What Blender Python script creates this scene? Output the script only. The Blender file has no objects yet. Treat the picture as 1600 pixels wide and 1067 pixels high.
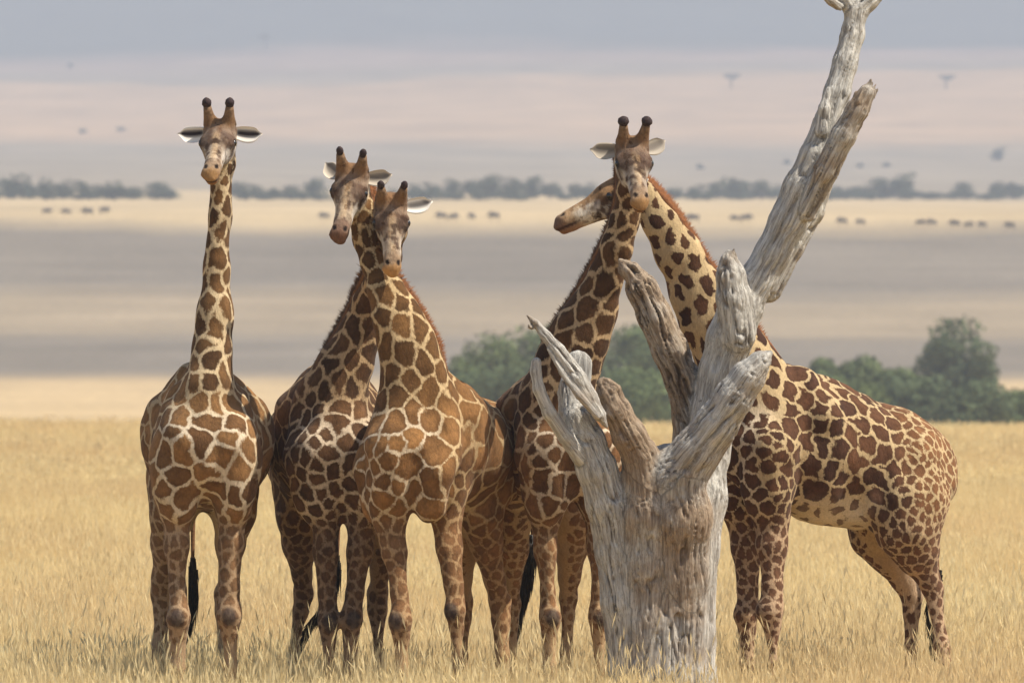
import bpy, math, random
import numpy as np
import openvdb

random.seed(7); RNG = np.random.default_rng(7)
SC = bpy.context.scene; COL = SC.collection
# ------------------------------------------------------------------ camera, sky, sun, exposure
F = 12600.0      # focal length in pixels of the 1600 px wide photograph
CY = 533.5
CAM_H = 3.0
def P(px, py, Y):
    "point in the world that stands Y metres down the view line"
    return np.array([(px - 800.0) * Y / F, Y, CAM_H - (py - CY) * Y / F])
cam = bpy.data.cameras.new('camera'); camo = bpy.data.objects.new('camera', cam); COL.objects.link(camo)
camo.location = (0, 0, CAM_H); camo.rotation_euler = (math.radians(90), 0, 0)
cam.sensor_width = 36; cam.lens = 36 * F / 1600; cam.clip_start = 1; cam.clip_end = 40000
cam.dof.use_dof = True; cam.dof.focus_distance = 60; cam.dof.aperture_fstop = 5.8
SC.camera = camo
SUN_DIR = np.array([0.60, -0.16, 0.95]); SUN_DIR /= np.linalg.norm(SUN_DIR)
SUN_EL = math.asin(SUN_DIR[2]); SUN_AZ = math.atan2(SUN_DIR[0], SUN_DIR[1])
w = bpy.data.worlds.new('World'); SC.world = w; w.use_nodes = True
nt = w.node_tree; bg = nt.nodes['Background']
sky = nt.nodes.new('ShaderNodeTexSky'); sky.sky_type = 'NISHITA'; sky.sun_disc = False
sky.sun_elevation = SUN_EL; sky.sun_rotation = SUN_AZ
nt.links.new(sky.outputs[0], bg.inputs[0]); bg.inputs[1].default_value = 0.105
sl = bpy.data.lights.new('sun', 'SUN'); sl.energy = 5.0; sl.angle = math.radians(0.53); sl.color = (1.0, 0.925, 0.785)
so = bpy.data.objects.new('sun', sl); COL.objects.link(so)
from mathutils import Vector
so.rotation_euler = Vector(SUN_DIR).to_track_quat('Z', 'Y').to_euler(); so.location = (0, 0, 60)
SC.view_settings.view_transform = 'Standard'; SC.view_settings.look = 'None'
SC.view_settings.gamma = 1; SC.view_settings.use_curve_mapping = False
SC.view_settings.exposure = 0.65
SC.render.engine = 'CYCLES'
SC.cycles.use_denoising = True
SC.cycles.max_bounces = 6; SC.cycles.volume_bounces = 1
SC.cycles.sample_clamp_indirect = 4

# ------------------------------------------------------------------ helpers
def norm(v):
    v = np.asarray(v, float); return v / max(1e-9, np.linalg.norm(v))
_H = RNG.random(4096).astype(np.float32)
def vnoise(p):
    "value noise, -1..1"
    p = np.asarray(p, np.float32); i = np.floor(p).astype(np.int64); f = p - i; f = f * f * (3 - 2 * f)
    def h(a, b, c): return _H[(a * 73856093 ^ b * 19349663 ^ c * 83492791) & 4095]
    x, y, z = i[:, 0], i[:, 1], i[:, 2]; fx, fy, fz = f[:, 0], f[:, 1], f[:, 2]
    l = lambda a, b, t: a + (b - a) * t
    v = l(l(l(h(x, y, z), h(x+1, y, z), fx), l(h(x, y+1, z), h(x+1, y+1, z), fx), fy),
          l(l(h(x, y, z+1), h(x+1, y, z+1), fx), l(h(x, y+1, z+1), h(x+1, y+1, z+1), fx), fy), fz)
    return v * 2 - 1
def sstep(a, b, x):
    t = np.clip((x - a) / (b - a), 0, 1); return t * t * (3 - 2 * t)

def mesh_np(name, V, Q, smooth=True, tri=None):
    me = bpy.data.meshes.new(name)
    V = np.asarray(V, np.float32); Q = np.asarray(Q, np.int32).reshape(-1, 4)
    T = np.zeros((0, 3), np.int32) if tri is None else np.asarray(tri, np.int32).reshape(-1, 3)
    me.vertices.add(len(V)); me.vertices.foreach_set('co', V.ravel())
    me.loops.add(Q.size + T.size); me.loops.foreach_set('vertex_index', np.concatenate([Q.ravel(), T.ravel()]))
    n = len(Q) + len(T); me.polygons.add(n)
    st = np.concatenate([np.arange(len(Q)) * 4, Q.size + np.arange(len(T)) * 3]).astype(np.int32)
    me.polygons.foreach_set('loop_start', st)
    if smooth: me.polygons.foreach_set('use_smooth', np.ones(n, bool))
    me.update(calc_edges=True); me.validate(); return me
def fattr(me, name, a):
    a = np.asarray(a, np.float32)
    if a.ndim == 1:
        at = me.attributes.new(name, 'FLOAT', 'POINT'); at.data.foreach_set('value', a)
    elif a.shape[1] == 3 and name.endswith('_co'):
        at = me.attributes.new(name, 'FLOAT_VECTOR', 'POINT'); at.data.foreach_set('vector', a.ravel())
    else:
        if a.shape[1] == 3: a = np.hstack([a, np.ones((len(a), 1), np.float32)])
        at = me.attributes.new(name, 'FLOAT_COLOR', 'POINT'); at.data.foreach_set('color', a.ravel())
def obj(name, me, mat=None, parent=None):
    o = bpy.data.objects.new(name, me); COL.objects.link(o)
    if mat is not None and me is not None and not me.materials: me.materials.append(mat)
    if parent is not None: o.parent = parent
    return o
def tag(o, label=None, cat=None, group=None, kind=None):
    if label: o['label'] = label
    if cat: o['category'] = cat
    if group: o['group'] = group
    if kind: o['kind'] = kind
    return o
def thing(name, label, cat, loc, group=None):
    return tag(obj(name, None), label, cat, group) if False else _thing(name, label, cat, loc, group)
def _thing(name, label, cat, loc, group):
    o = bpy.data.objects.new(name, None); COL.objects.link(o); o.location = tuple(loc)
    o.empty_display_size = 0.3
    return tag(o, label, cat, group)

# ------------------------------------------------------------------ node materials
class N:
    def __init__(s, name, rough=0.85, spec=0.3):
        s.m = bpy.data.materials.new(name); s.m.use_nodes = True; s.t = s.m.node_tree
        s.b = s.t.nodes['Principled BSDF']; s.b.inputs['Roughness'].default_value = rough
        s.b.inputs['Specular IOR Level'].default_value = spec
    def n(s, ty, **k):
        x = s.t.nodes.new(ty)
        for a, b in k.items(): setattr(x, a, b)
        return x
    def l(s, a, b): s.t.links.new(a, b)
    def val(s, sock, v):
        if hasattr(v, 'is_output'): s.l(v, sock)
        else: sock.default_value = v
    def attr(s, name, out='Fac'):
        return s.n('ShaderNodeAttribute', attribute_name=name).outputs[out]
    def math(s, op, a, b=0.0, c=0.0, clamp=False):
        x = s.n('ShaderNodeMath', operation=op, use_clamp=clamp); s.val(x.inputs[0], a); s.val(x.inputs[1], b)
        if op in ('MULTIPLY_ADD',): s.val(x.inputs[2], c)
        return x.outputs[0]
    def noise(s, scale, detail=3, rough=0.5, vec=None, out=0, dist=0.0):
        x = s.n('ShaderNodeTexNoise'); x.inputs['Scale'].default_value = scale
        x.inputs['Detail'].default_value = detail; x.inputs['Roughness'].default_value = rough
        x.inputs['Distortion'].default_value = dist
        if vec is not None: s.l(vec, x.inputs['Vector'])
        return x.outputs[out]
    def obj(s, scale=None):
        tc = s.n('ShaderNodeTexCoord').outputs['Object']
        return s.mapping(tc, scale) if scale else tc
    def mapping(s, v, scale):
        m = s.n('ShaderNodeMapping'); s.l(v, m.inputs[0]); m.inputs['Scale'].default_value = scale; return m.outputs[0]
    def mix(s, f, a, b, blend='MIX'):
        x = s.n('ShaderNodeMix', data_type='RGBA', blend_type=blend); s.val(x.inputs[0], f)
        for i, v in ((6, a), (7, b)):
            if hasattr(v, 'is_output'): s.l(v, x.inputs[i])
            else: x.inputs[i].default_value = (*v, 1) if len(v) == 3 else v
        return x.outputs[2]
    def ramp(s, f, stops, interp='LINEAR'):
        x = s.n('ShaderNodeValToRGB'); s.l(f, x.inputs[0]); cr = x.color_ramp; cr.interpolation = interp
        while len(cr.elements) < len(stops): cr.elements.new(0.5)
        for e, (p, c) in zip(cr.elements, stops):
            e.position = p; e.color = (*c, 1) if not isinstance(c, (int, float)) else (c, c, c, 1)
        return x.outputs[0]
    def mrange(s, f, a, b, c=0.0, d=1.0, ty='SMOOTHSTEP'):
        x = s.n('ShaderNodeMapRange', interpolation_type=ty); s.val(x.inputs[0], f)
        for i, v in zip((1, 2, 3, 4), (a, b, c, d)): s.val(x.inputs[i], v)
        return x.outputs[0]
    def bump(s, h, strength=0.5, dist=0.01):
        x = s.n('ShaderNodeBump'); s.l(h, x.inputs['Height']); x.inputs['Strength'].default_value = strength
        x.inputs['Distance'].default_value = dist; s.l(x.outputs[0], s.b.inputs['Normal'])
    def col(s, c): s.val(s.b.inputs['Base Color'], c if hasattr(c, 'is_output') else (*c, 1))

def coat_material(name, soft, jag, jscale):
    m = N(name, 0.92, 0.12)
    co = m.obj()
    n1 = m.math('MULTIPLY_ADD', m.noise(jscale, 3, 0.6, co), jag, -jag * 0.5)
    n2 = m.math('MULTIPLY_ADD', m.noise(75, 3, 0.6, m.mapping(co, (1, 1, 0.5))), 0.022, -0.011)
    e = m.math('ADD', m.math('ADD', m.attr('edge'), n1), n2)
    mask = m.mrange(e, -soft, soft)
    base = m.attr('base', 'Color'); pc = m.attr('patch', 'Color')
    # a patch is a little darker and redder at its heart, as real coats are
    heart = m.math('MULTIPLY', m.mrange(e, 0.0, 0.05, 0.82, 1.05), m.mrange(m.noise(9, 4, 0.65, co), 0.30, 0.70, 0.72, 1.38, 'LINEAR'))
    pc2 = m.mix(1.0, pc, m.n('ShaderNodeCombineColor').outputs[0], 'MULTIPLY')
    cc = m.n('ShaderNodeCombineColor'); m.l(heart, cc.inputs[0]); m.l(heart, cc.inputs[1]); m.l(heart, cc.inputs[2])
    pc2 = m.mix(1.0, pc, cc.outputs[0], 'MULTIPLY')
    c = m.mix(mask, base, pc2)
    fine = m.noise(75, 5, 0.75, m.mapping(co, (1, 1, 0.35)))
    fl = m.mrange(fine, 0.25, 0.75, 0.66, 1.32, 'LINEAR')
    big = m.mrange(m.noise(4, 3, 0.6, co), 0.3, 0.7, 0.86, 1.12, 'LINEAR')
    f2 = m.math('MULTIPLY', fl, big)
    c2 = m.n('ShaderNodeCombineColor')
    for i in range(3): m.l(f2, c2.inputs[i])
    m.col(m.mix(1.0, c, c2.outputs[0], 'MULTIPLY'))
    m.b.inputs['Sheen Weight'].default_value = 0.05
    m.b.inputs['Sheen Roughness'].default_value = 0.4
    m.bump(m.noise(32, 6, 0.75, m.mapping(co, (1, 1, 0.5))), 0.6, 0.02)
    return m.m
def simple_material(name, c1, c2, scale=40, rough=0.85, stretch=(1, 1, 1), bump=0.3):
    m = N(name, rough); v = m.obj(stretch); n = m.noise(scale, 4, 0.65, v)
    m.col(m.mix(m.mrange(n, 0.3, 0.7), c1, c2)); m.bump(n, bump, 0.01); return m.m
M = {}
M['coat_fine'] = coat_material('coat_smooth_patches', 0.0070, 0.036, 18)
M['coat_jag'] = coat_material('coat_leafy_patches', 0.005, 0.032, 16)
M['mane_red'] = simple_material('mane_red_brown', (0.235, 0.088, 0.030), (0.12, 0.048, 0.018), 60)
M['mane_brown'] = simple_material('mane_brown', (0.20, 0.09, 0.035), (0.09, 0.04, 0.018), 60)
M['black_hair'] = simple_material('black_hair', (0.012, 0.010, 0.010), (0.03, 0.022, 0.018), 60, 0.6)
M['horn'] = simple_material('ossicone_fur', (0.22, 0.135, 0.075), (0.12, 0.068, 0.036), 50)
M['horn_tip'] = simple_material('ossicone_black_tuft', (0.02, 0.012, 0.013), (0.05, 0.03, 0.03), 60)
M['tail'] = simple_material('tail_fur', (0.24, 0.12, 0.05), (0.12, 0.06, 0.03), 50)
em = N('eye_dark', 0.12, 0.6); em.col((0.008, 0.006, 0.005)); M['eye'] = em.m
ea = N('ear_fur', 0.85); ea.col(ea.attr('fur', 'Color')); M['ear'] = ea.m
ea.b.inputs['Subsurface Weight'].default_value = 0.0

# ------------------------------------------------------------------ signed distance modelling
class Sdf:
    """round tapered limbs with an oval section, blended into one continuous skin"""
    def __init__(s): s.p = []
    def cone(s, a, b, ra, rb, k=0.04, side=None, q=1.0, **tags):
        s.p.append(dict(a=np.asarray(a, float), b=np.asarray(b, float), ra=ra, rb=rb, k=k,
                        side=None if side is None else norm(side), q=q, **tags)); return s
    @staticmethod
    def dist(p, X):
        ab = p['b'] - p['a']; L2 = max(1e-9, float(ab @ ab))
        rx, ry, rz = X[0] - p['a'][0], X[1] - p['a'][1], X[2] - p['a'][2]
        t = np.clip((rx * ab[0] + ry * ab[1] + rz * ab[2]) / L2, 0, 1)
        dx, dy, dz = rx - t * ab[0], ry - t * ab[1], rz - t * ab[2]
        d2 = dx * dx + dy * dy + dz * dz
        if p['side'] is not None:
            sd = p['side']; c = dx * sd[0] + dy * sd[1] + dz * sd[2]
            d2 = d2 - c * c * (1 - 1 / p['q'] ** 2)
        r = p['ra'] + (p['rb'] - p['ra']) * t
        d = np.sqrt(np.maximum(d2, 1e-12)) - r
        if p['side'] is not None and p['q'] < 1: d = d * (0.5 + 0.5 * p['q'])
        return d
    def mesh(s, vox):
        lo = np.min([np.minimum(p['a'], p['b']) - max(p['ra'], p['rb']) * max(1, p['q']) for p in s.p], 0) - 0.08
        hi = np.max([np.maximum(p['a'], p['b']) + max(p['ra'], p['rb']) * max(1, p['q']) for p in s.p], 0) + 0.08
        n = np.ceil((hi - lo) / vox).astype(int) + 1
        D = np.full(n, 1.0, np.float32); ax = [(lo[i] + np.arange(n[i]) * vox).astype(np.float32) for i in range(3)]
        for p in s.p:
            R = max(p['ra'], p['rb']) * max(1, p['q']) + abs(p['k']) + 4 * vox
            l = np.clip(np.floor((np.minimum(p['a'], p['b']) - R - lo) / vox).astype(int), 0, n - 1)
            h = np.clip(np.ceil((np.maximum(p['a'], p['b']) + R - lo) / vox).astype(int) + 1, 1, n)
            sl_ = tuple(slice(l[i], h[i]) for i in range(3))
            X = (ax[0][sl_[0]][:, None, None], ax[1][sl_[1]][None, :, None], ax[2][sl_[2]][None, None, :])
            d = s.dist(p, X).astype(np.float32); k = abs(p['k']); o = D[sl_]
            if p.get('carve'):
                hh = np.maximum(k - np.abs(o + d), 0) / k
                D[sl_] = np.maximum(o, -d) + hh * hh * k * 0.25
            else:
                hh = np.maximum(k - np.abs(o - d), 0) / k
                D[sl_] = np.minimum(o, d) - hh * hh * k * 0.25
        np.clip(D, -3 * vox, 3 * vox, out=D)
        g = openvdb.FloatGrid(3 * vox); g.copyFromArray(D)
        pts, tr, qd = g.convertToPolygons(isovalue=0)
        return pts * vox + lo, qd.astype(np.int32)
    def weights(s, V, sharp=0.025):
        ps = [p for p in s.p if not p.get('carve')]
        X = (V[:, 0], V[:, 1], V[:, 2])
        D = np.stack([s.dist(p, X) for p in ps], 1)
        W = np.exp(-(D - D.min(1, keepdims=True)) / sharp); W /= W.sum(1, keepdims=True)
        return ps, D, W
def smooth_verts(V, Q, it, lam=0.5):
    E = np.concatenate([Q[:, [0, 1]], Q[:, [1, 2]], Q[:, [2, 3]], Q[:, [3, 0]]]); n = len(V)
    a = np.concatenate([E[:, 0], E[:, 1]]); b = np.concatenate([E[:, 1], E[:, 0]])
    c = np.bincount(a, minlength=n).astype(float); c[c == 0] = 1
    for _ in range(it):
        A = np.stack([np.bincount(a, V[b, i], minlength=n) for i in range(3)], 1) / c[:, None]
        V = V + lam * (A - V)
    return V
def vert_normals(V, Q):
    fn = np.cross(V[Q[:, 2]] - V[Q[:, 0]], V[Q[:, 3]] - V[Q[:, 1]]); n = np.zeros_like(V)
    for i in range(4):
        for j in range(3): n[:, j] += np.bincount(Q[:, i], fn[:, j], minlength=len(V))
    return n / np.maximum(1e-12, np.linalg.norm(n, axis=1, keepdims=True))

def loft(pts, rad, seg=12, jitter=0.0, side=None, q=1.0, cap=True):
    pts = np.asarray(pts, float); V = []; Q = []; T = []
    tan = np.gradient(pts, axis=0)
    ref = norm(side) if side is not None else np.array([0.31, 0.2, 0.93])
    for i, (p, r) in enumerate(zip(pts, rad)):
        t = norm(tan[i]); e1 = norm(ref - t * (ref @ t)); e2 = np.cross(t, e1)
        for k in range(seg):
            a = 2 * math.pi * k / seg; rr = r * (1 + jitter * (random.random() - 0.5))
            V.append(p + e1 * math.cos(a) * rr * q + e2 * math.sin(a) * rr)
    for i in range(len(pts) - 1):
        for k in range(seg):
            a, b = i * seg + k, i * seg + (k + 1) % seg; Q.append((a, b, b + seg, a + seg))
    if cap:
        for i, flip in ((0, True), (len(pts) - 1, False)):
            V.append(pts[i]); c = len(V) - 1
            for k in range(seg):
                a, b = i * seg + k, i * seg + (k + 1) % seg; T.append((b, a, c) if flip else (a, b, c))
    return np.array(V), np.array(Q, int), np.array(T, int)
def blades(base, tip, wid, n_side=None):
    "thin three-sided hair blades as triangles"
    base, tip = np.asarray(base), np.asarray(tip); d = tip - base
    r = RNG.normal(size=base.shape); s = np.cross(d, r); s /= np.maximum(1e-9, np.linalg.norm(s, axis=1, keepdims=True))
    s *= np.asarray(wid)[:, None]; k = np.arange(len(base)) * 3
    s2 = np.cross(d, s); s2 /= np.maximum(1e-9, np.linalg.norm(s2, axis=1, keepdims=True)); s2 *= np.asarray(wid)[:, None] * 0.8
    V = np.concatenate([base - s, base + s, tip, base + s2]); n = len(base); i = np.arange(n)
    T = np.concatenate([np.stack([i, i + n, i + 2 * n], 1), np.stack([i + n, i + 3 * n, i + 2 * n], 1), np.stack([i + 3 * n, i, i + 2 * n], 1)])
    return V, T
def curve(pts, n):
    "smooth curve through points (Catmull-Rom)"
    pts = np.asarray(pts, float); P_ = np.vstack([2 * pts[0] - pts[1], pts, 2 * pts[-1] - pts[-2]]); out = []
    m = len(pts) - 1
    for u in np.linspace(0, m, n):
        i = min(int(u), m - 1); t = u - i; a, b, c, d = P_[i:i + 4]
        out.append(0.5 * ((2 * b) + (c - a) * t + (2 * a - 5 * b + 4 * c - d) * t * t + (3 * b - a - 3 * c + d) * t ** 3))
    return np.array(out)

# ------------------------------------------------------------------ terrain
PROF_Y = np.array([820, 880, 1000, 1060, 1120, 1400, 2400, 4200, 5600, 6300, 7000, 8200])
PROF_P = np.array([652, 640, 580, 545, 520, 350, 311, 205, 118, 92, 62, -120])
def ground_z(x, y):
    x = np.asarray(x, float); y = np.asarray(y, float)
    py = np.interp(y, PROF_Y, PROF_P)
    zf = CAM_H + (CY - py) * y / F
    near = 0.10 * np.sin(x * 0.11 + 0.5) * np.sin(y * 0.045) * sstep(70, 130, y)
    t = sstep(245, 430, y); val = -6.5
    z = near * (1 - t) + val * t
    s = sstep(700, 860, y)
    z = z * (1 - s) + zf * s
    far = sstep(900, 1500, y)
    z = z + far * (np.sin(x / 260 + y / 900) * 0.0011 + np.sin(x / 90 + 2) * 0.00022) * y - far * 0.0032 * x * sstep(3500, 6500, y) * 1.3
    z = np.where(y > 8200, z[...] * 0 + CAM_H + (CY + 120) * 8200 / F + 0 * z, z)
    return z
def ground_at(px, py, lo=860.0, hi=8100.0):
    "where the view line through a point of the far slopes meets the ground"
    for _ in range(50):
        mid = 0.5 * (lo + hi); x = (px - 800) * mid / F
        z = float(ground_z(np.array([x]), np.array([mid]))[0]); pz = CAM_H - (py - CY) * mid / F
        if z < pz: lo = mid
        else: hi = mid
    x = (px - 800) * lo / F
    return np.array([x, lo, float(ground_z(np.array([x]), np.array([lo]))[0])])
ys = np.concatenate([np.linspace(-400, 30, 10), np.arange(40, 400, 4), np.arange(400, 1500, 14), np.arange(1500, 8250, 60), np.array([8400, 9500, 12000])])
xs = np.concatenate([-np.geomspace(3500, 60, 30), np.linspace(-55, 55, 45), np.geomspace(60, 3500, 30)])
GX, GY = np.meshgrid(xs, ys); GX = GX; GZ = ground_z(GX, GY)
V = np.stack([GX.ravel(), GY.ravel(), GZ.ravel()], 1); nx = len(xs)
ii, jj = np.meshgrid(np.arange(len(ys) - 1), np.arange(nx - 1), indexing='ij'); a = (ii * nx + jj).ravel()
gm = mesh_np('ground', V, np.stack([a, a + 1, a + nx + 1, a + nx], 1))
g = N('savannah_ground', 0.95, 0.1)
geo = g.n('ShaderNodeNewGeometry').outputs['Position']
sep = g.n('ShaderNodeSeparateXYZ'); g.l(geo, sep.inputs[0])
wob = g.noise(0.0035, 5, 0.6, g.mapping(geo, (1.0, 0.35, 0)))
yy = g.math('ADD', sep.outputs[1], g.math('MULTIPLY', g.math('SUBTRACT', wob, 0.5), g.math('MULTIPLY', sep.outputs[1], 0.16)))
lg = g.math('LOGARITHM', yy, 10)
u = g.mrange(lg, math.log10(100), math.log10(9000), 0, 1, 'LINEAR')
def U(y): return (math.log10(y) - 2) / (math.log10(9000) - 2)
gold = (0.50, 0.375, 0.185); tan = (0.46, 0.325, 0.155); dark = (0.165, 0.138, 0.108); mid = (0.25, 0.195, 0.13)
yel = (0.42, 0.315, 0.18); grn = (0.25, 0.20, 0.14); pink = (0.43, 0.285, 0.165)
bands = g.ramp(u, [(0, gold), (U(330), gold), (U(700), tan), (U(960), (0.40, 0.29, 0.16)), (U(990), dark), (U(1085), dark), (U(1120), mid), (U(1190), mid),
                   (U(1235), dark), (U(1362), dark), (U(1385), yel), (U(2300), yel), (U(2500), grn), (U(3900), grn), (U(4300), pink), (U(5500), pink),
                   (U(5700), grn), (U(6200), (0.30, 0.21, 0.16)), (U(6700), (0.07, 0.08, 0.07)), (1.0, (0.06, 0.07, 0.06))])
pat = g.noise(0.02, 6, 0.65, g.mapping(geo, (0.7, 0.22, 0)))
pat3 = g.noise(0.045, 5, 0.6, g.mapping(geo, (0.25, 0.9, 0)))
pat2 = g.noise(0.7, 5, 0.7, g.mapping(geo, (1, 0.25, 0)))
pm = g.math('MULTIPLY', g.math('MULTIPLY', g.mrange(pat3, 0.25, 0.75, 0.84, 1.18, 'LINEAR'), g.mrange(pat, 0.25, 0.75, 0.76, 1.24, 'LINEAR')), g.mrange(pat2, 0.25, 0.75, 0.88, 1.12, 'LINEAR'))
cc = g.n('ShaderNodeCombineColor')
for i in range(3): g.l(pm, cc.inputs[i])
g.col(g.mix(1.0, bands, cc.outputs[0], 'MULTIPLY'))
go = tag(obj('ground', gm, g.m), kind='structure')

# ------------------------------------------------------------------ haze
def box_mesh(name, lo, hi):
    lo, hi = np.array(lo, float), np.array(hi, float)
    V = [(x, y, z) for z in (lo[2], hi[2]) for x, y in ((lo[0], lo[1]), (hi[0], lo[1]), (hi[0], hi[1]), (lo[0], hi[1]))]
    return mesh_np(name, V, [(3, 2, 1, 0), (4, 5, 6, 7), (0, 1, 5, 4), (1, 2, 6, 5), (2, 3, 7, 6), (3, 0, 4, 7)], False)
hz = bpy.data.materials.new('haze_air'); hz.use_nodes = True; ht = hz.node_tree
ht.nodes.remove(ht.nodes['Principled BSDF']); pv = ht.nodes.new('ShaderNodeVolumePrincipled')
pv.inputs['Color'].default_value = (0.435, 0.495, 0.612, 1); pv.inputs['Density'].default_value = 2.5e-4
pv.inputs['Anisotropy'].default_value = 0.0
ht.links.new(pv.outputs[0], ht.nodes['Material Output'].inputs['Volume'])
zmax = float(GZ.max()); zmin = float(GZ.min())
tag(obj('haze', box_mesh('haze', (-3600, -450, zmin - 1.3), (3600, 12100, zmax + 12)), hz), kind='stuff')
print('terrain z', zmin, zmax)

# ------------------------------------------------------------------ giraffes
def giraffe(label, spec):
    group = None
    head = spec['head']; hd = norm(head['dir']); Dn = norm(spec['dorsal'])
    heading = norm([*spec['heading'], 0]); lat = np.array([heading[1], -heading[0], 0.0]); up = np.array([0, 0, 1.0])
    S = Sdf(); sz = spec.get('size', 1.0)
    C = P(spec['chest'][0], 1, spec['chest'][1]); C[2] = 0
    def B(f, l, z): return C + heading * f * sz + lat * l * sz + up * (z * sz + spec.get('lift', 0))
    wd = spec.get('width', 1.0)
    # torso: f, z, half height, half width
    bd, bs = spec.get('belly_drop', 0.0), spec.get('back_slope', 0.0)
    T = [(0.08, 2.18, 0.31, 0.17), (-0.12, 2.28, 0.46, 0.26), (-0.50, 2.27 - bs, 0.46 + bd, 0.45), (-0.85, 2.18 - bs, 0.42 + bd, 0.44), (-1.12, 2.19 - bs, 0.36 + bd * 0.4, 0.37), (-1.38, 2.17 - bs, 0.28, 0.28)]
    for (f0, z0, h0, w0), (f1, z1, h1, w1) in zip(T, T[1:]):
        q = (w0 / h0 + w1 / h1) / 2 * wd
        S.cone(B(f0, 0, z0), B(f1, 0, z1), h0 * sz, h1 * sz, 0.10, lat, q, zone='torso')
    S.cone(B(0.02, 0, 2.62), B(-0.50, 0, 2.56), 0.17, 0.13, 0.14, lat, 0.8, zone='torso')
    S.cone(B(-0.5, 0, 2.53 - bs * 0.8), B(-1.30, 0, 2.36 - bs), 0.12, 0.11, 0.12, zone='torso')
    S.cone(B(0.15, 0, 2.26), B(0.06, 0, 1.98), 0.14, 0.11, 0.05, lat, 0.7, zone='chest')
    for sgn in (-1, 1):
        S.cone(B(-0.20, sgn * 0.13, 2.58), B(0.12, sgn * 0.25, 2.06), 0.13, 0.15, 0.10, zone='torso')
        S.cone(B(-0.12, sgn * 0.17, 2.56), B(0.04, sgn * 0.29, 2.14), 0.12, 0.125, 0.05, zone='torso')                # shoulder blade
        S.cone(B(0.17, sgn * 0.105, 2.42), B(0.22, sgn * 0.12, 2.24), 0.11, 0.13, 0.028, zone='chest')             # breast muscles
        S.cone(B(0.12, sgn * 0.235, 2.02), B(0.10, sgn * 0.215, 1.78), 0.145, 0.115, 0.028, zone='chest')
        S.cone(B(-0.28, sgn * 0.10, 2.71 - bs * 0.2), B(-0.36, sgn * 0.27, 2.47 - bs * 0.5), 0.12, 0.16, 0.08, zone='torso')   # top of the shoulders
        S.cone(B(-1.22, sgn * 0.18, 2.32 - bs), B(-1.34, sgn * 0.16, 2.02 - bs), 0.17, 0.20, 0.10, zone='torso')
    # legs
    knees = []
    for kind, pts in spec['legs']:
        p = [P(*q_) for q_ in pts]
        if kind == 'f':
            sh, el, kn, hf = p; l = lambda a, b, t: a + (b - a) * t
            bulge = heading * 0.02
            ch = [(sh, .19), (l(sh, el, .6), .165), (el, .128), (l(el, kn, .35), .105), (l(el, kn, .75), .073), (l(el, kn, .9), .073), (kn + bulge, .090),
                  (l(kn, hf, .12), .062), (l(kn, hf, .4), .050), (l(kn, hf, .72), .050), (l(kn, hf, .84), .062), (l(kn, hf, .93), .055), (hf, .072)]
            knees.append((kn + heading * 0.10 - up * 0.0, 1))
        else:
            hp, st, hk, hf = p; l = lambda a, b, t: a + (b - a) * t
            hb = spec.get('haunch', 1.0); ch = [(hp, .25), (l(hp, st, .55), .235 * hb), (st, .19 * hb), (l(st, hk, .35), .145 * hb), (l(st, hk, .75), .078 * hb ** 1.3), (hk, .080 * hb ** 0.6),
                  (l(hk, hf, .12), .066), (l(hk, hf, .4), .052), (l(hk, hf, .72), .050), (l(hk, hf, .84), .062), (l(hk, hf, .93), .055), (hf, .072)]
        n_ = len(ch)
        for i, ((a_, r0), (b_, r1)) in enumerate(zip(ch, ch[1:])):
            k_ = 0.12 if i < 2 else 0.045
            S.cone(a_, b_, r0 * sz, r1 * sz, k_, lat, 0.86, zone='thigh' if i < 2 else ('leg' if i < 5 else 'shank'), t=i, hind=kind == 'h')
    # neck
    NK = [(P(a_, b_, c_), d_, q_) for a_, b_, c_, d_, q_ in spec['neck']]
    for (a_, r0, q0), (b_, r1, q1) in zip(NK, NK[1:]):
        ax_ = norm(b_ - a_); sd = norm(np.cross(ax_, Dn))
        S.cone(a_, b_, r0, r1, 0.07 if r0 > 0.15 else 0.04, sd, (q0 + q1) / 2, zone='neck')
    # head
    crown = P(*head['crown']); sgn_up = norm(up - hd * (hd @ up)) if 'up' not in head else norm(np.array(head['up']) - hd * (hd @ np.array(head['up'])))
    hu = sgn_up; hs = np.cross(hd, hu); k = head.get('scale', 1.0)
    O = crown - hu * 0.13 * k - hd * 0.03 * k
    def Hh(h, u_, s_): return O + (hd * h + hu * u_ + hs * s_) * k
    S.cone(NK[-1][0], Hh(0.03, -0.02, 0), NK[-1][1], 0.095 * k, 0.04, zone='neck')
    S.cone(Hh(0.02, 0.01, 0), Hh(0.16, 0.0, 0), 0.115 * k, 0.112 * k, 0.03, hs, 1.06, zone='head')
    S.cone(Hh(0.10, 0.055, 0), Hh(0.24, 0.035, 0), 0.060 * k, 0.045 * k, 0.04, zone='head')      # forehead bump
    S.cone(Hh(0.16, -0.005, 0), Hh(0.40, -0.015, 0), 0.098 * k, 0.058 * k, 0.04, hs, 1.0, zone='head')
    S.cone(Hh(0.26, 0.025, 0), Hh(0.46, 0.012, 0), 0.040 * k, 0.036 * k, 0.04, zone='head')      # nose bridge
    S.cone(Hh(0.40, -0.012, 0), Hh(0.52, -0.012, 0), 0.052 * k, 0.054 * k, 0.03, hs, 1.18, zone='head')
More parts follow.
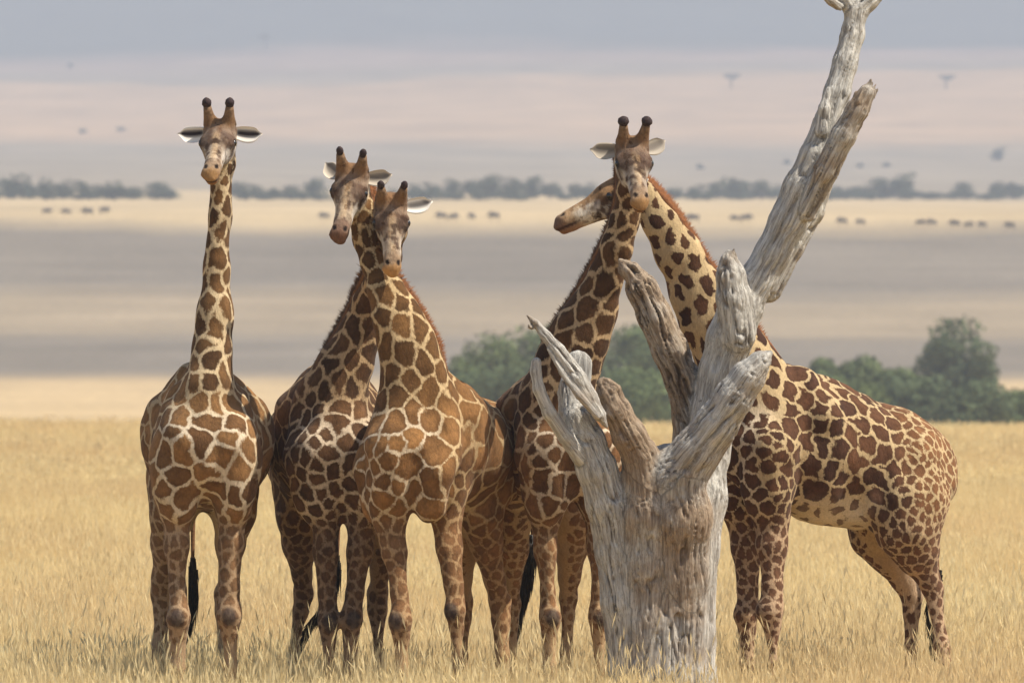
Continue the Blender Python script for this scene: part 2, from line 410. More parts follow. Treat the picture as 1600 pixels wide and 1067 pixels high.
    for s_ in (-1, 1):
        S.cone(Hh(0.135, 0.035, s_ * 0.100), Hh(0.19, 0.025, s_ * 0.098), 0.034 * k, 0.032 * k, 0.025, zone='head')   # eye sockets
        S.cone(Hh(0.06, -0.05, s_ * 0.055), Hh(0.22, -0.075, s_ * 0.045), 0.060 * k, 0.040 * k, 0.04, zone='head')   # jowls
        S.cone(Hh(0.485, 0.020, s_ * 0.034), Hh(0.52, 0.008, s_ * 0.038), 0.026 * k, 0.024 * k, 0.015, zone='head')  # nostril wings
        S.cone(Hh(0.02, 0.06, s_ * 0.05), Hh(0.004, 0.15, s_ * 0.072), 0.066 * k, 0.044 * k, 0.035, zone='head')       # horn roots
    S.cone(Hh(0.53, -0.020, 0.012), Hh(0.565, -0.032, 0), 0.046 * k, 0.030 * k, 0.02, hs, 1.45, zone='head')         # upper lip
    S.cone(Hh(0.18, -0.075, 0), Hh(0.46, -0.072, 0), 0.045 * k, 0.030 * k, 0.03, hs, 1.0, zone='head')               # jaw
    S.cone(Hh(0.46, -0.070, 0), Hh(0.535, -0.072, 0), 0.034 * k, 0.030 * k, 0.02, hs, 1.4, zone='head')             # lower lip
    for s_ in (-1, 1):
        S.cone(Hh(0.515, 0.030, s_ * 0.036), Hh(0.50, 0.055, s_ * 0.045), 0.010 * k, 0.012 * k, 0.008, zone='head', carve=True)
    for s_ in (-1, 1):
        S.cone(Hh(0.55, -0.053, s_ * 0.05), Hh(0.42, -0.048, s_ * 0.08), 0.006 * k, 0.006 * k, 0.008, zone='head', carve=True)
    vox = spec.get('vox', 0.0135)
    V, Q = S.mesh(vox); V = smooth_verts(V, Q, 2)
    Nn = vert_normals(V, Q); ps, D, W = S.weights(V)
    # muscle relief
    Vn = V.copy()
    zi = np.array([{'torso': 0, 'chest': 0, 'thigh': 1, 'leg': 2, 'shank': 3, 'neck': 4, 'head': 5}[p['zone']] for p in ps])
    Z = np.stack([W[:, zi == i].sum(1) for i in range(6)], 1)
    musc = vnoise(V * np.array([5, 5, 3.2])) * 0.022 + vnoise(V * np.array([11, 11, 5])) * 0.010 * (Z[:, 0] + Z[:, 1]) + vnoise(V * np.array([14, 14, 7])) * 0.005
    V = V + Nn * (musc * (1 - Z[:, 5]))[:, None]
    # body axes per vertex for stretched neck patches
    axn = np.zeros_like(V)
    for j, p in enumerate(ps):
        if p['zone'] in ('neck', 'leg', 'shank', 'thigh'):
            axn += W[:, j:j + 1] * norm(p['b'] - p['a']) * (1 if p['zone'] == 'neck' else 0.55)
    pat = spec['pattern']; szv = Z @ np.array([pat['torso'], pat['thigh'], pat['leg'], pat['shank'], pat['neck'], 0.05])
    bf = (V - C) @ heading / sz                                     # forward position on the body
    bz = V[:, 2] / sz
    szv = szv * (1 - pat.get('rump_small', 0.0) * sstep(-0.7, -1.35, bf) * (Z[:, 0] + Z[:, 1]))
    neck_top = NK[-1][0]; dtop = np.linalg.norm(V - neck_top, axis=1)
    szv = szv * (1 - 0.38 * Z[:, 4] * sstep(0.9, 0.1, dtop))
    # warp the place where the pattern is looked up, so that edges wander
    wv = pat.get('warp', 0.02); wf = pat.get('wfreq', 9.0)
    wsc = (szv / pat['torso'])[:, None] ** 1.3; Vw = V + wsc * wv * 1.35 * np.stack([vnoise(V * wf + 11), vnoise(V * wf + 57), vnoise(V * wf + 91)], 1)
    if pat.get('warp2'): Vw = Vw + wsc * pat['warp2'] * 1.3 * np.stack([vnoise(V * wf * 2.6 + 3), vnoise(V * wf * 2.6 + 31), vnoise(V * wf * 2.6 + 77)], 1)
    rng = np.random.default_rng(spec['seed']); cand = rng.permutation(len(V))[:9000]
    acc = []; ap = np.zeros((0, 3)); an = np.zeros((0, 3))
    PP = np.zeros((2500, 3)); PA = np.zeros((2500, 3)); PS = np.zeros(2500); PN = np.zeros((2500, 3)); K = 0
    for c in cand:
        s_ = szv[c]
        if K:
            dl = PP[:K] - V[c]; al = (dl * axn[c]).sum(1)
            dd = (dl * dl).sum(1) - al * al * 0.45
            if (dd < (0.5 * (s_ + PS[:K]) * 0.92) ** 2).any(): continue
        if K >= 2500: break
        PP[K] = V[c]; PA[K] = axn[c]; PS[K] = s_; PN[K] = Nn[c]; K += 1
    PP, PA, PS, PN = PP[:K].astype(np.float32), PA[:K], PS[:K].astype(np.float32), PN[:K].astype(np.float32)
    edge = np.zeros(len(V), np.float32); cell = np.zeros(len(V), int)
    for i0 in range(0, len(V), 8000):
        v = Vw[i0:i0 + 8000].astype(np.float32); an_ = axn[i0:i0 + 8000].astype(np.float32); nn = Nn[i0:i0 + 8000].astype(np.float32)
        v2 = (v * v).sum(1)[:, None]; d2 = v2 + (PP * PP).sum(1)[None] - 2 * v @ PP.T
        al = (v * an_).sum(1)[:, None] - an_ @ PP.T
        d2 = d2 - 0.45 * al * al + (0.30 * PS[None]) ** 2 * (1 - nn @ PN.T)
        d = np.sqrt(np.maximum(d2, 0)) / PS[None]
        idx = np.argpartition(d, 1, axis=1)[:, :2]; r = np.arange(len(v))
        d0, d1 = d[r, idx[:, 0]], d[r, idx[:, 1]]; sw = d0 > d1
        c0 = np.where(sw, idx[:, 1], idx[:, 0]); f1, f2 = np.minimum(d0, d1), np.maximum(d0, d1)
        edge[i0:i0 + 8000] = (f2 - f1) * 0.5 * PS[c0]; cell[i0:i0 + 8000] = c0
    line = pat['line'] * (0.55 + 0.9 * szv / pat['torso'] * 0.5) + pat.get('neck_line', 0) * Z[:, 4] + 0.004 * Z[:, 3]
    # belly and inner legs pale, shanks fading out
    belly = sstep(1.86, 1.62, bz) * Z[:, 0] * sstep(0.1, -0.3, bf)
    line = line + belly * pat.get('belly', 0.05) + sstep(0.9, 0.45, bz) * Z[:, 3] * pat.get('shank_fade', 0.02)
    li = np.array([float(np.sign(((p['a'] + p['b']) / 2 - C) @ lat)) if p['zone'] in ('thigh', 'leg') and p.get('hind') else 0.0 for p in ps])
    inner = sstep(0.25, 0.75, -(Nn @ lat) * (W @ li)) * (Z[:, 2] + Z[:, 1] * sstep(1.9, 1.7, bz)); line = line + inner * 0.035
    edge = edge - line
    cr = rng.random((K, 3)); dk, lt = np.array(pat['dark']), np.array(pat['light'])
    tcell = np.clip(cr[:, 0] * 0.8 + 0.1, 0, 1)[:, None]; ccol = dk * (1 - tcell) + lt * tcell
    patch = ccol[cell]; up_tone = sstep(1.7, 2.6, bz)
    # legs carry paler patches, upper neck darker ones
    patch = patch * (1 - 0.0 * Z[:, :1])
    patch = patch * (1 - Z[:, 4:5] * pat.get('neck_dark', 0.25))
    lg_ = (Z[:, 2] + Z[:, 3])[:, None]; patch = patch * (1 - lg_) + lg_ * np.array(pat['leg_patch'])
    base = np.tile(np.array(pat['cream']), (len(V), 1))
    vl = np.abs((V - C) @ lat); tz = (Z[:, 0] + Z[:, 1])[:, None]
    flank = np.maximum(sstep(0.24, 0.38, vl) * sstep(-0.05, -0.2, bf), sstep(2.45, 2.75, bz) * 0.7)[:, None] * tz * pat.get('flank', 0.6)
    base = base * (1 - flank * 0.45) * (1 - flank * np.array([0.0, 0.08, 0.16]))
    chestm = (sstep(-0.02, 0.18, bf) * sstep(0.42, 0.25, vl) * sstep(2.62, 2.35, bz) * sstep(1.5, 1.75, bz))[:, None] * pat.get('chest_pale', 0.5)
    base = base * (1 - chestm) + chestm * np.array([0.66, 0.56, 0.44])
    rump = (sstep(-0.8, -1.25, bf)[:, None] * tz) * pat.get('rump_pale', 0.0); patch = patch * (1 - rump) + rump * np.array([0.21, 0.095, 0.04])
    base = base * (1 - lg_) + lg_ * np.array(pat['leg_base'])
    base = base + (np.array([0.62, 0.53, 0.42]) - base) * (belly * 0.7)[:, None]; patch = patch + (np.array([0.34, 0.25, 0.18]) - patch) * (belly * 0.55)[:, None]
    # dark callus on the front of each knee
    for kp, _ in knees:
        dkn = np.linalg.norm((V - kp) / np.array([0.065, 0.08, 0.085]), axis=1); mk = sstep(1.1, 0.6, dkn) * pat.get('callus', 0.8)
        base = base * (1 - mk[:, None]) + mk[:, None] * np.array([0.055, 0.042, 0.038]); patch = patch * (1 - mk[:, None]) + mk[:, None] * np.array([0.055, 0.042, 0.038])
    hoof = sstep(0.14, 0.09, V[:, 2])[:, None]
    base = base * (1 - hoof) + hoof * 0.03; patch = patch * (1 - hoof) + hoof * 0.03
    # face
    rel = V - O; fh, fu, fs = rel @ hd / k, rel @ hu / k, rel @ hs / k
    hm = sstep(0.35, 0.75, Z[:, 5])
    fc = head.get('face', {}); face = np.tile(np.array(fc.get('base', (0.35, 0.28, 0.215))), (len(V), 1))
    def put(mask, colr):
        nonlocal face; face = face * (1 - mask[:, None]) + mask[:, None] * np.array(colr)
    nz = vnoise(rel * 28); nz2 = vnoise(rel * 60)
    put(sstep(0.0, 0.4, nz + 0.5 * nz2) * 0.7, (0.16, 0.095, 0.06))
    put(sstep(0.02, 0.07, fu) * sstep(0.31, 0.14, fh) * (0.75 + 0.25 * nz), fc.get('brow', (0.125, 0.068, 0.040)))
    put(sstep(0.07, 0.12, fu) * sstep(0.13, 0.02, fh), (0.19, 0.105, 0.052))
    put(sstep(0.035, 0.012, np.abs(fs)) * sstep(0.12, 0.2, fh) * sstep(0.46, 0.40, fh) * sstep(-0.02, 0.03, fu) * 0.7, (0.42, 0.29, 0.17))
    put(sstep(0.0, -0.035, fu) * sstep(0.45, 0.36, fh) * sstep(0.04, 0.10, np.abs(fs) + 0.03) * sstep(-0.5, 0.1, nz2 + 0.25), fc.get('cheek', (0.62, 0.56, 0.48)))
    put(sstep(0.0, 0.04, 0.035 - np.abs(fu + 0.005)) * sstep(0.05, 0.075, np.abs(fs)) * sstep(0.24, 0.30, fh) * sstep(0.40, 0.34, fh) * 0.5, (0.10, 0.065, 0.05))
    # eye surround
    for s_ in (-1, 1):
        de = np.linalg.norm(np.stack([(fh - 0.168) / 0.058, (fu - 0.022) / 0.034, (fs - s_ * 0.118) / 0.05], 1), axis=1)
        put(sstep(1.9, 1.2, de) * 0.6, (0.085, 0.052, 0.036)); put(sstep(1.15, 0.75, de), (0.02, 0.014, 0.012))
        dn = np.linalg.norm(np.stack([(fh - 0.508) / 0.022, (fu - 0.036) / 0.016, (fs - s_ * 0.038) / 0.016], 1), axis=1)
    blot = sstep(0.05, 0.35, vnoise(rel * np.array([34, 34, 20]) + 40)); blot2 = sstep(0.1, 0.3, vnoise(rel * 45 + 80))
    put(blot * sstep(0.10, 0.2, fh) * sstep(0.50, 0.42, fh) * 0.9, (0.075, 0.045, 0.032))
    put(blot2 * sstep(0.20, 0.28, fh) * sstep(0.48, 0.42, fh) * 0.35, (0.50, 0.40, 0.28))
    put(sstep(0.05, 0.035, np.abs(np.abs(fs) - 0.075)) * sstep(0.10, 0.16, fh) * sstep(0.30, 0.22, fh) * 0.6, (0.085, 0.052, 0.038))
    put(sstep(0.045, 0.065, np.abs(fs)) * sstep(0.19, 0.26, fh) * sstep(0.46, 0.40, fh) * sstep(0.045, 0.015, fu) * sstep(0.4, 0.0, nz) * 0.6, (0.58, 0.53, 0.47))
    if 'top' in fc:
        put(sstep(0.0, 0.055, fu + 0.02 * nz2 - 0.02 * fh) * sstep(0.50, 0.42, fh) * 0.85, fc['top']); put(blot2 * sstep(0.12, 0.2, fh) * sstep(0.02, -0.03, fu) * sstep(0.35, 0.3, fh) * 0.8, (0.08, 0.05, 0.035))
    put(sstep(0.40, 0.47, fh) * 0.8, fc.get('nose', (0.25, 0.165, 0.10)))
    put(sstep(0.495, 0.575, fh + np.maximum(0, 0.02 - fu) * 0.5 + 0.012 * nz2), fc.get('muzzle', (0.42, 0.22, 0.075)))
    put(sstep(0.016, 0.007, np.abs(fu + 0.052)) * sstep(0.40, 0.46, fh), (0.06, 0.03, 0.02))
    put(sstep(-0.056, -0.070, fu) * sstep(0.36, 0.44, fh) * 0.8, fc.get('lip', (0.26, 0.13, 0.06)))
    for s_ in (-1, 1):
        dn = np.linalg.norm(np.stack([(fh - 0.508) / 0.026, (fu - 0.036) / 0.016, (fs - s_ * 0.040) / 0.016], 1), axis=1)
        put(sstep(1.2, 0.7, dn), (0.02, 0.012, 0.01))
    he = hm[:, None]
    base = base * (1 - he) + face * he; patch = patch * (1 - he) + (face * np.array([0.55, 0.48, 0.42])) * he
    edge = edge * (1 - hm) + hm * (-0.03 + 0.03 * (vnoise(rel * 22 + 9) > 0.25) * (fh < 0.42) * (fh > 0.0))
    # build objects
    root = _thing('giraffe', label, 'giraffe', (C[0] - heading[0] * 0.6, C[1] - heading[1] * 0.6, 0), 'giraffes standing round the dead tree')
    off = np.array(root.location)
    def part(name, V_, Q_, mat, T_=None, parent=root, smooth=True, at=None):
        o_ = obj(name, mesh_np(name, V_ - off, Q_, smooth, T_), mat, parent); return o_
    bo = part('body', V, Q, M[pat['mat']])
    fattr(bo.data, 'edge', edge); fattr(bo.data, 'base', np.clip(base, 0.004, 1)); fattr(bo.data, 'patch', np.clip(patch, 0.004, 1))
    # ossicones
    for s_ in (-1, 1):
        hl = head.get('horn', 1.0)
        b0, b1, b2, b3 = Hh(0.0, 0.085, s_ * 0.066), Hh(0.004, 0.15, s_ * 0.072), Hh(-0.004, 0.15 + 0.055 * hl, s_ * 0.079), Hh(-0.010, 0.15 + 0.085 * hl, s_ * 0.082)
        v_, q_, t_ = loft([b0, b1, b2, b3], np.array([.056, .042, .033, .029]) * k, 12); ho = part('ossicone', v_, q_, M['horn'], t_)
        tp = head.get('tip', 0.036); a0 = b3 + (b2 - b3) * 0.3; dr = norm(b3 - b2)
        pts = [a0, a0 + dr * .012, a0 + dr * .030, a0 + dr * .050, a0 + dr * .066, a0 + dr * 0.076]
        v_, q_, t_ = loft(pts, np.array([.5, .82, 1, .95, .62, .2]) * tp * k, 12, 0.18)
        part('horn_tuft', v_, q_, M['horn_tip'], t_, ho)
        # eye
        e0 = Hh(0.166, 0.026, s_ * 0.122); v_, q_, t_ = loft([e0 + hs * s_ * x for x in (-.02, -.012, 0, .012, .019)], [.004, .023, .030, .022, .003], 12)
        part('eye', v_, q_, M['eye'], t_)
        # ear
        ed = head['ears'][1 if s_ < 0 else 0]
        if ed is None: continue
        out, upk, fw, ln = ed
        e = norm(hs * s_ * out + up * upk - hd * fw); nrm = norm(np.array(head.get('open', (0.1, -1, 0.15)))); nrm = norm(nrm - e * (nrm @ e)); wdv = np.cross(nrm, e)
        b0 = Hh(0.03, 0.035, s_ * 0.10); nu, nv = 14, 9; vv = []; fcol = []
        for side_ in (0, 1):
            for i in range(nu):
                t = i / (nu - 1); half = 0.057 * (0.28 + 0.72 * math.sin(math.pi * min(1, t * 0.80 + 0.12)) ** 0.8) * (1 - sstep(0.72, 1.02, t) * 0.86) * k * 1.05
                for j in range(nv):
                    c = (j / (nv - 1)) * 2 - 1
                    p = b0 + e * (t * ln * k) + wdv * c * half + nrm * (abs(c) ** 2 * half * 0.30 - (0.010 if side_ else 0.0) - 0.2 * half) + up * (-0.012 * math.sin(t * 3))
                    vv.append(p); cz = float((wdv * c) @ up)
                    if side_ == 0:
                        d_ = math.exp(-(abs(cz - 0.16) / 0.46) ** 4) * min(1, t * 6) * (1 - sstep(0.86, 1.0, t)) * head.get('ear_dark', 1.0)
                        fcol.append(np.array(head.get('ear_fur', (0.74, 0.69, 0.62))) * (1 - d_) + np.array([0.02, 0.014, 0.018]) * d_)
                    else: fcol.append([0.40, 0.32, 0.24])
        q_ = []
        for i in range(nu - 1):
            for j in range(nv - 1):
                a_ = i * nv + j; q_.append((a_, a_ + 1, a_ + nv + 1, a_ + nv)); c_ = a_ + nu * nv; q_.append((c_, c_ + nv, c_ + nv + 1, c_ + 1))
        for i in range(nu - 1):
            for j in (0, nv - 1):
                a_ = i * nv + j; c_ = a_ + nu * nv; q_.append((a_, a_ + nv, c_ + nv, c_))
        for j in range(nv - 1):
            a_ = (nu - 1) * nv + j; c_ = a_ + nu * nv; q_.append((a_, a_ + 1, c_ + 1, c_))
        eo = part('ear', np.array(vv), q_, M['ear']); fattr(eo.data, 'fur', np.array(fcol))
    # mane: upright hairs down the back of the neck
    cl = curve([n_[0] for n_ in NK] + [O - hd * 0.02], 80); rr = np.interp(np.linspace(0, 1, 80), np.linspace(0, 1, len(NK) + 1), [n_[1] for n_ in NK] + [0.10])
    tg = np.gradient(cl, axis=0); tg /= np.linalg.norm(tg, axis=1, keepdims=True)
    Dv = Dn - tg * (tg @ Dn)[:, None]; Dv /= np.linalg.norm(Dv, axis=1, keepdims=True); Sv = np.cross(tg, Dv)
    i0 = spec.get('mane_from', 12); n_h = 4200; ui = RNG.uniform(i0, 78, n_h); ia = ui.astype(int); fr = (ui - ia)[:, None]
    lerp = lambda A: A[ia] * (1 - fr) + A[ia + 1] * fr
    mh = spec.get('mane_h', 0.058); ct, dt, st_, tt = lerp(cl), lerp(Dv), lerp(Sv), lerp(tg); rt = np.interp(ui, np.arange(80), rr)
    b_ = ct + dt * (rt - 0.02)[:, None] + st_ * RNG.normal(0, 0.010, n_h)[:, None]
    tip_ = b_ + (dt + 0.25 * tt + RNG.normal(0, 0.16, (n_h, 3))) * (mh * RNG.uniform(0.75, 1.25, n_h) * np.minimum(1, (ui - i0) / 14 + 0.35))[:, None]
    v_, t_ = blades(b_, tip_, np.full(n_h, 0.0075)); 
    pts = cl[i0:79] + Dv[i0:79] * (rr[i0:79] - 0.005)[:, None]; v2, q2, t2 = loft(pts, np.full(len(pts), 0.035), 8, 0, None, 1)
    Vm = np.concatenate([v2, v_]); Tm = np.concatenate([t2, t_ + len(v2)])
    part('mane', Vm, q2, M[spec.get('mane', 'mane_brown')], Tm, smooth=False)
    # tail
    if spec.get('tail'):
        pts = curve([P(*q_) for q_ in spec['tail']], 24); tl = part('tail', *[x for x in loft(pts, np.linspace(0.035, 0.014, 24), 8)][:2], M['tail'])
        tf = curve([P(*q_) for q_ in spec['tuft']], 30); n_h = 900; ui = RNG.uniform(0, 28.9, n_h); ia = ui.astype(int); fr = (ui - ia)[:, None]
        p0 = tf[ia] * (1 - fr) + tf[ia + 1] * fr; tg2 = np.gradient(tf, axis=0); tg2 /= np.linalg.norm(tg2, axis=1, keepdims=True)
        tw = spec.get('tuft_w', 0.04); prof = np.interp(ui / 29, [0, .15, .5, .8, 1], [.35, 1, .9, .5, .15])
        rd = RNG.normal(0, 1, (n_h, 3)); rd -= tg2[ia] * (rd * tg2[ia]).sum(1)[:, None]; rd /= np.linalg.norm(rd, axis=1, keepdims=True)
        b_ = p0 + rd * (tw * prof * RNG.uniform(0, 1, n_h))[:, None]; tip_ = b_ + tg2[ia] * RNG.uniform(0.08, 0.22, n_h)[:, None] + rd * 0.012
        v_, t_ = blades(b_, tip_, np.full(n_h, 0.008)); v2, q2, t2 = loft(tf, np.interp(np.linspace(0, 1, 30), [0, .15, .5, .8, 1], [.3, 1, .9, .5, .1]) * tw * 0.75, 10, 0.2)
        part('tail_tuft', np.concatenate([v2, v_]), q2, M['black_hair'], np.concatenate([t2, t_ + len(v2)]), tl, False)
    print('giraffe', len(V), 'verts', K, 'patches')
    return root

PAT1 = dict(mat='coat_fine', torso=0.160, thigh=0.115, leg=0.078, shank=0.062, neck=0.118, line=0.0135, dark=(0.095, 0.046, 0.020), light=(0.26, 0.135, 0.052),
            cream=(0.50, 0.38, 0.23), leg_patch=(0.185, 0.100, 0.048), leg_base=(0.34, 0.225, 0.130), warp=0.04, warp2=0.012, wfreq=7, neck_dark=0.35, belly=0.03, shank_fade=0.03)
PAT2 = dict(PAT1, torso=0.132, thigh=0.10, leg=0.07, shank=0.06, neck=0.120, line=0.0115, dark=(0.065, 0.033, 0.017), light=(0.150, 0.074, 0.032),
            cream=(0.42, 0.285, 0.155), leg_patch=(0.110, 0.058, 0.030), leg_base=(0.25, 0.160, 0.095), neck_dark=0.15)
PAT3 = dict(PAT1, torso=0.172, neck=0.125, line=0.0105, dark=(0.115, 0.055, 0.021), light=(0.29, 0.145, 0.052), cream=(0.49, 0.35, 0.19),
            leg_patch=(0.19, 0.095, 0.042), leg_base=(0.36, 0.225, 0.115), neck_dark=0.40, flank=0.35)
PAT4 = dict(PAT1, torso=0.148, thigh=0.095, leg=0.060, shank=0.052, neck=0.128, line=0.0115, dark=(0.078, 0.037, 0.017), light=(0.19, 0.092, 0.037),
            cream=(0.42, 0.29, 0.16), leg_patch=(0.21, 0.105, 0.045), leg_base=(0.38, 0.25, 0.135), neck_dark=0.42)
PAT5 = dict(PAT1, mat='coat_jag', torso=0.128, thigh=0.078, leg=0.066, shank=0.058, neck=0.125, line=0.0105, neck_line=0.011, dark=(0.048, 0.022, 0.014), light=(0.120, 0.054, 0.026),
            cream=(0.44, 0.32, 0.175), leg_patch=(0.135, 0.066, 0.036), leg_base=(0.42, 0.285, 0.175), warp=0.03, warp2=0.020, wfreq=8, rump_small=0.42, rump_pale=0.8, flank=0.0, neck_dark=0.15, belly=0.028, shank_fade=0.0, callus=0.2)

giraffe('leftmost giraffe, neck straight up, facing the camera, apart from the others',
    dict(seed=11, chest=(322, 59.95), heading=(0.03, -1), width=1.06, dorsal=(0.0, 1, 0.0), pattern=PAT1,
         neck=[(324, 655, 59.95, 0.25, 0.85), (326, 605, 59.97, 0.235, 0.80), (330, 560, 60.02, 0.20, 0.74), (335, 490, 60.08, 0.165, 0.72), (338, 420, 60.12, 0.145, 0.70), (343, 340, 60.14, 0.125, 0.70), (346, 255, 60.14, 0.108, 0.75)],
         head=dict(crown=(342, 190, 60.02), dir=(-0.10, -0.83, -0.52), ears=((1, -0.02, 0.0, 0.21), (1, -0.04, 0.0, 0.21)), scale=1.03, open=(0, -1, 0.1),
                   face=dict(muzzle=(0.31, 0.175, 0.075), cheek=(0.70, 0.66, 0.62))),
         legs=[('f', [(285, 690, 59.80), (277, 790, 59.95), (277, 965, 59.85), (280, 1160, 59.85)]),
               ('f', [(362, 690, 59.80), (360, 790, 59.95), (358, 962, 59.85), (361, 1160, 59.85)]),
               ('h', [(290, 700, 61.25), (270, 805, 61.10), (250, 930, 61.45), (250, 1148, 61.35)]),
               ('h', [(350, 700, 61.25), (366, 805, 61.10), (350, 928, 61.45), (352, 1148, 61.35)])],
         tail=[(318, 690, 61.62), (306, 740, 61.70), (302, 800, 61.68), (301, 878, 61.66)], tuft=[(301, 868, 61.66), (302, 915, 61.66), (300, 955, 61.7), (288, 1005, 61.75)], tuft_w=0.034, mane='mane_brown'))
giraffe('dark giraffe second from left, neck leaning right, head bowed lowest',
    dict(seed=22, chest=(528, 60.55), heading=(0.16, -0.98), width=0.92, dorsal=(-0.85, 0.52, 0.3), pattern=PAT2, lift=0.0,
         neck=[(512, 665, 60.55, 0.27, 0.85), (520, 620, 60.55, 0.25, 0.82), (540, 570, 60.53, 0.20, 0.80), (558, 525, 60.5, 0.165, 0.80), (577, 480, 60.46, 0.142, 0.80), (595, 436, 60.20, 0.120, 0.80), (608, 400, 59.92, 0.108, 0.82), (616, 362, 59.72, 0.104, 0.85)],
         head=dict(crown=(612, 312, 59.62), dir=(0.04, -0.52, -0.85), up=(0.06, -0.6, 1), ears=(None, (1, 0.12, 0.1, 0.21)), scale=1.02, tip=0.027, horn=0.9, open=(0, -1, 0.2), ear_dark=0.85,
                   face=dict(base=(0.34, 0.26, 0.19), muzzle=(0.42, 0.22, 0.08))),
         legs=[('f', [(495, 710, 60.30), (508, 805, 60.45), (513, 972, 60.35), (515, 1160, 60.35)]),
               ('f', [(572, 710, 60.35), (566, 805, 60.45), (549, 968, 60.35), (543, 1158, 60.35)]),
               ('h', [(480, 700, 61.70), (466, 805, 61.60), (474, 928, 61.9), (436, 1142, 61.8)]),
               ('h', [(560, 700, 61.75), (600, 800, 61.60), (590, 925, 61.95), (594, 1142, 61.8)])],
         tail=[(530, 680, 62.1), (530, 760, 62.15), (528, 820, 62.15), (527, 868, 62.15)], tuft=[(526, 860, 62.15), (524, 900, 62.15), (508, 945, 62.15), (488, 975, 62.15), (462, 1030, 62.15)], tuft_w=0.036, mane_h=0.065))
giraffe('orange-brown giraffe third from left, neck crossing in front, muzzle down left',
    dict(seed=33, chest=(640, 59.70), heading=(-0.42, -0.91), width=0.92, dorsal=(0.90, 0.40, 0.2), pattern=PAT3,
         neck=[(655, 668, 59.75, 0.28, 0.85), (652, 622, 59.72, 0.265, 0.82), (645, 575, 59.70, 0.235, 0.80), (634, 535, 59.68, 0.205, 0.80), (620, 495, 59.67, 0.170, 0.80), (601, 455, 59.70, 0.138, 0.82), (585, 415, 59.80, 0.112, 0.84), (575, 375, 59.86, 0.100, 0.86), (564, 325, 59.90, 0.098, 0.88)],
         head=dict(crown=(549, 264, 59.80), dir=(-0.17, -0.62, -0.76), up=(0.02, -0.6, 1), ears=((0.75, -0.06, 0.8, 0.17), (1, 0.10, 0.25, 0.19)), scale=1.04, tip=0.027, horn=1.0, open=(0, -1, 0.1), ear_dark=0.7, ear_fur=(0.52, 0.45, 0.36),
                   face=dict(base=(0.34, 0.26, 0.19), muzzle=(0.15, 0.075, 0.045), nose=(0.16, 0.09, 0.06), cheek=(0.62, 0.56, 0.46))),
         legs=[('f', [(610, 705, 59.45), (612, 805, 59.60), (628, 970, 59.50), (630, 1165, 59.50)]),
               ('f', [(694, 700, 59.85), (698, 800, 59.95), (713, 955, 59.85), (716, 1162, 59.85)]),
               ('h', [(752, 700, 60.70), (750, 800, 60.60), (780, 940, 60.95), (792, 1150, 60.9)]),
               ('h', [(716, 700, 61.0), (722, 800, 60.9), (724, 940, 61.2), (722, 1150, 61.1)])],
         tail=None, mane='mane_red', mane_h=0.07))
giraffe('giraffe behind the dead tree’s broken left limb, facing the camera, with round black horn tips',
    dict(seed=44, chest=(886, 60.35), heading=(0.36, -0.93), width=0.88, dorsal=(-0.85, 0.5, 0.2), pattern=PAT4,
         neck=[(868, 668, 60.35, 0.30, 0.85), (872, 620, 60.33, 0.275, 0.82), (886, 570, 60.30, 0.245, 0.80), (905, 525, 60.26, 0.220, 0.78), (925, 485, 60.22, 0.185, 0.78), (945, 438, 60.16, 0.150, 0.80), (963, 390, 60.10, 0.122, 0.80), (977, 345, 60.06, 0.110, 0.80), (986, 295, 60.02, 0.108, 0.82)],
         head=dict(crown=(990, 219, 59.92), dir=(0.12, -0.70, -0.66), ears=((1, 0.0, 0.05, 0.20), (0.8, 0.0, 0.55, 0.19)), scale=1.05, tip=0.040, horn=1.1, open=(-0.1, -1, 0.1), ear_dark=0.6, ear_fur=(0.36, 0.31, 0.25),
                   face=dict(base=(0.30, 0.235, 0.18), muzzle=(0.32, 0.175, 0.07))),
         legs=[('f', [(856, 705, 60.15), (853, 805, 60.30), (856, 965, 60.20), (861, 1160, 60.2)]),
               ('f', [(934, 705, 60.35), (938, 800, 60.45), (934, 965, 60.35), (940, 1160, 60.35)]),
               ('h', [(806, 700, 61.35), (796, 805, 61.30), (800, 945, 61.6), (790, 1150, 61.5)]),
               ('h', [(860, 700, 61.5), (893, 805, 61.40), (888, 935, 61.7), (880, 1150, 61.6)])],
         tail=[(830, 690, 61.8), (834, 760, 61.85), (832, 840, 61.85)], tuft=[(831, 835, 61.85), (825, 880, 61.85), (817, 925, 61.85), (809, 985, 61.85)], tuft_w=0.070))
